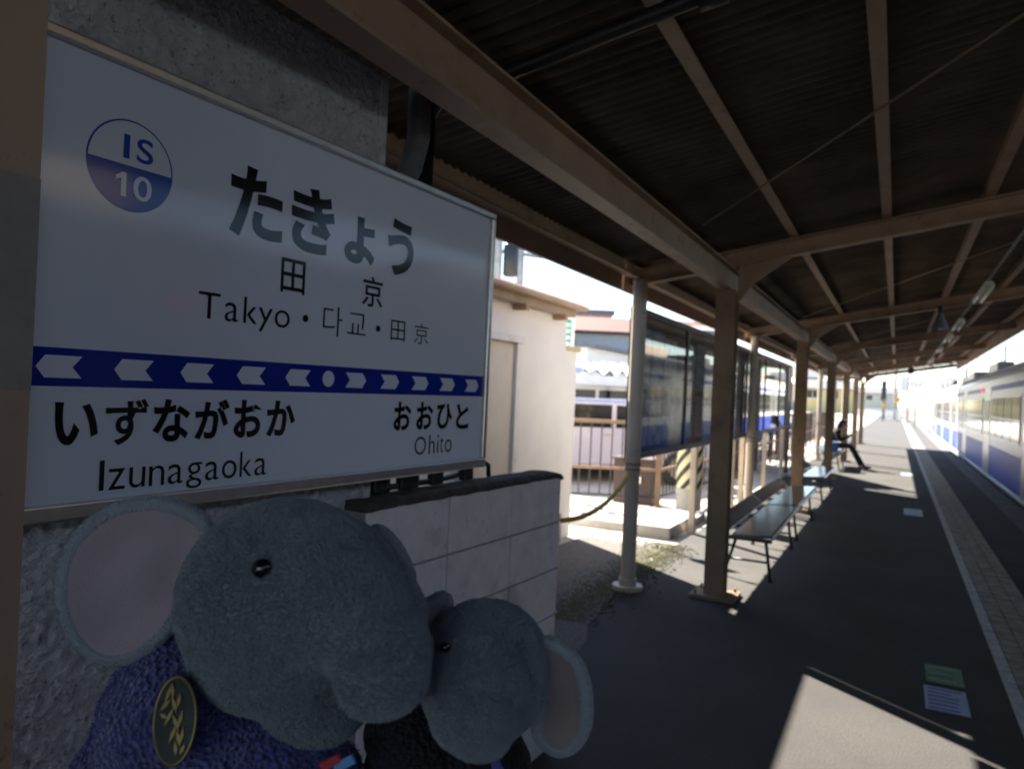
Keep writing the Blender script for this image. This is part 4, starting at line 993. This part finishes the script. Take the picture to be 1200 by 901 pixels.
def surf_pt(o, px, pz, O):
    """front-most point of a part at (x, z)"""
    best = None
    for v in o.data.vertices:
        d = (v.co.x - (px - O[0])) ** 2 + (v.co.z - (pz - O[2])) ** 2
        if d < .00003 and (best is None or v.co.y < best): best = v.co.y
    return best if best is not None else .55 - O[1]
def eye(parent, x, z, head, O, r):
    y = surf_pt(head, x, z, O)
    eo = MB().ell((x - O[0], y - r * .15, z - O[2]), (r, r * .8, r * .92), 18, 12).build('eye', BEAD, parent, smooth=True); return eo
eye(big, -.190, 1.3995, bh, OB, .0085)
bb = fuse('body', [(-0.2567, 0.70, 1.05, .10, .095, .10), (-.2567, .69, .985, .115, .105, .09)], PLUSH, big, OB)
for s in (-1, 1):
    lg = fuse('leg', [(-.2567 + s * .06, .64, .945, .045, .08, .048), (-.2567 + s * .065, .575, .945, .044, .045, .05)], PLUSH, big, OB, voxel=.005)
swt = fuse('sweater', [(-0.285, 0.675, 1.232, 0.072, 0.085, 0.085), (-0.2922, 0.680, 1.1754, 0.0923, 0.0983, 0.0738), (-0.2933, 0.6923, 1.1111, 0.1324, 0.1123, 0.1003), (-.262, .692, 1.03, .135, .118, .10),
                       (-.215, .665, 1.205, .075, .070, .052), (-.185, .655, 1.188, .07, .065, .05)],
           KNIT, big, OB, lump=.0016, lscale=90, tubes=[([(-.33, .68, 1.16), (-.37, .62, 1.09), (-.37, .56, 1.03)], [.045, .045, .04]), ([(-.17, .66, 1.16), (-.12, .60, 1.08), (-.12, .55, 1.03)], [.045, .045, .04])])
KFUR = mat('purple_knit_fuzz', (.085, .08, .30), .95, var=.3, scale=150)
fur(swt, 24000, .003, KFUR, 8)
# oval badge: green field, gold rim and gold leaf strokes
bx, bz = -.2596, 1.2707
by = surf_pt(swt, bx, bz, OB) + OB[1] - .010
bd = bpy.data.objects.new('badge', None); COL.objects.link(bd); bd.parent = big; bd.location = (bx - OB[0], by - OB[1], bz - OB[2]); bd.rotation_euler = (rad(-20), rad(-13), rad(-8))
GOLD = mat('badge_gold', (.22, .17, .07), .4, 1., var=.1); BGR = mat('badge_green', (.006, .012, .008), .12, var=.1, coat=1.)
mb = MB(); n = 40; ov = [(.0185 * math.cos(2 * math.pi * i / n), .0325 * math.sin(2 * math.pi * i / n)) for i in range(n)]
mb.prism(ov, -.001, .003, 'y'); mb.build('badge_face', BGR, bd)
MB().tube([(x, 0, z) for x, z in ov], .0014, 8, closed=True).build('badge_rim', GOLD, bd, smooth=True)
random.seed(11)
for (x, z, a, L) in ((-.006, .020, 70, .015), (-.002, .022, 95, .014), (-.008, .012, 40, .013), (.0, .012, 110, .015), (.004, .014, 80, .012), (-.004, .003, 60, .016), (.002, -.002, 115, .016), (.006, .0, 75, .014), (.0, -.010, 65, .015), (.005, -.014, 105, .014), (.008, -.012, 80, .013), (.003, -.021, 95, .012), (-.009, .004, 150, .008), (.009, -.022, 60, .009)):
    dx, dz = math.cos(rad(a)), math.sin(rad(a)); w_ = .0017
    MB().prism([(x - dx * L / 2, z - dz * L / 2), (x + dz * w_, z - dx * w_), (x + dx * L / 2, z + dz * L / 2), (x - dz * w_, z + dx * w_)], -.0022, -.0011, 'y').build('gold_leaf', GOLD, bd)
# bits of red and blue ribbon at the neck
for (x, z, m_) in ((-.132, 1.243, mat('ribbon_red', (.40, .03, .04), .7)), (-.121, 1.243, mat('ribbon_blue', (.12, .30, .55), .7)), (-.126, 1.233, mat('ribbon_red', (.4, .03, .04)))):
    y = .592
    MB().box(-.009, .009, -.002, .002, -.004, .004, M=Matrix.Translation((x - OB[0], y - OB[1], z - OB[2])) @ Matrix.Rotation(rad(-30), 4, 'Y')).build('ribbon', m_, big, bevel=.001)

# small elephant
OS = (-.0239, .70, STZ)
sm_ = thing('plush_elephant', 'smaller grey plush elephant in dark clothes beside the purple sweater', 'plush toy', world(*OS), YAW)
shd = fuse('head', [(-0.0118, 0.6613, 1.3029, 0.0545, 0.0537, 0.053), (-0.0201, 0.6163, 1.300, 0.0429, 0.0415, 0.0429), (-0.0182, 0.5914, 1.2862, 0.0343, 0.0316, 0.0274), (-0.0147, 0.5864, 1.2749, 0.0258, 0.0245, 0.0177),
                    (-0.012, 0.640, 1.2888, 0.0470, 0.0423, 0.0453)], PLUSH, sm_, OS, voxel=.003, lump=.0006, smooth=12)
fur(shd, 70000, .0044, PFUR, 12, rr=.00036, lay=.6)
EARS = [(0.0362, 0.655, 1.3289), (0.0524, 0.652, 1.3273), (0.0707, 0.648, 1.315), (0.0818, 0.645, 1.2887), (0.0832, 0.645, 1.2595), (0.0727, 0.648, 1.236), (0.057, 0.652, 1.2261), (0.0414, 0.656, 1.2315), (0.0322, 0.658, 1.248), (0.0335, 0.658, 1.2865)]
e_ = ear(EARS, sm_, OS, 0, rim=.0062, dish=.006, lin=mat('dark_ear_lining', (.22, .175, .175), .9, var=.08, sheen=.4)); fur(e_, 10000, .0045, PFUR, 13)
e_ = ear([(-.05, .700, 1.350), (-.063, .695, 1.352), (-.078, .69, 1.342), (-.086, .69, 1.318), (-.082, .69, 1.292), (-.068, .695, 1.282), (-.05, .70, 1.30)], sm_, OS, 0, rim=.007, dish=.006); fur(e_, 4000, .0032, PFUR, 14)
eye(sm_, -.0450, 1.3365, shd, OS, .0050)
fuse('body', [(-.03, .70, 1.05, .075, .07, .10), (-.0239, .69, .975, .085, .08, .08)], PLUSH, sm_, OS, voxel=.005)
for s in (-1, 1): fuse('leg', [(-.0239 + s * .045, .645, .935, .034, .06, .038), (-.0239 + s * .05, .60, .935, .034, .034, .04)], PLUSH, sm_, OS, voxel=.005)
jk = fuse('jacket', [(-0.0431, 0.690, 1.1919, 0.0791, 0.0672, 0.0569), (-0.0318, 0.690, 1.1172, 0.0988, 0.083, 0.0949), (-.0239, .69, 1.04, .095, .085, .08), (-.075, .665, 1.235, .045, .05, .035)], NAVY, sm_, OS, lump=.0012, lscale=90,
          tubes=[([(-.09, .67, 1.17), (-.11, .61, 1.10), (-.10, .57, 1.05)], .028), ([(.02, .67, 1.17), (.05, .61, 1.10), (.05, .57, 1.05)], .028)])
rb = MB(); rb.tube([(.0, .60, 1.246), (.004, .592, 1.238), (.003, .592, 1.228), (.006, .595, 1.215)], [.004, .006, .006, .004], 8)
rb.v = [(v[0] - OS[0], v[1] - OS[1], v[2] - OS[2]) for v in rb.v]; rb.build('ribbon', mat('ribbon_violet', (.14, .14, .5), .6), jk, smooth=True)

bpy.data.scenes.remove(TMP)
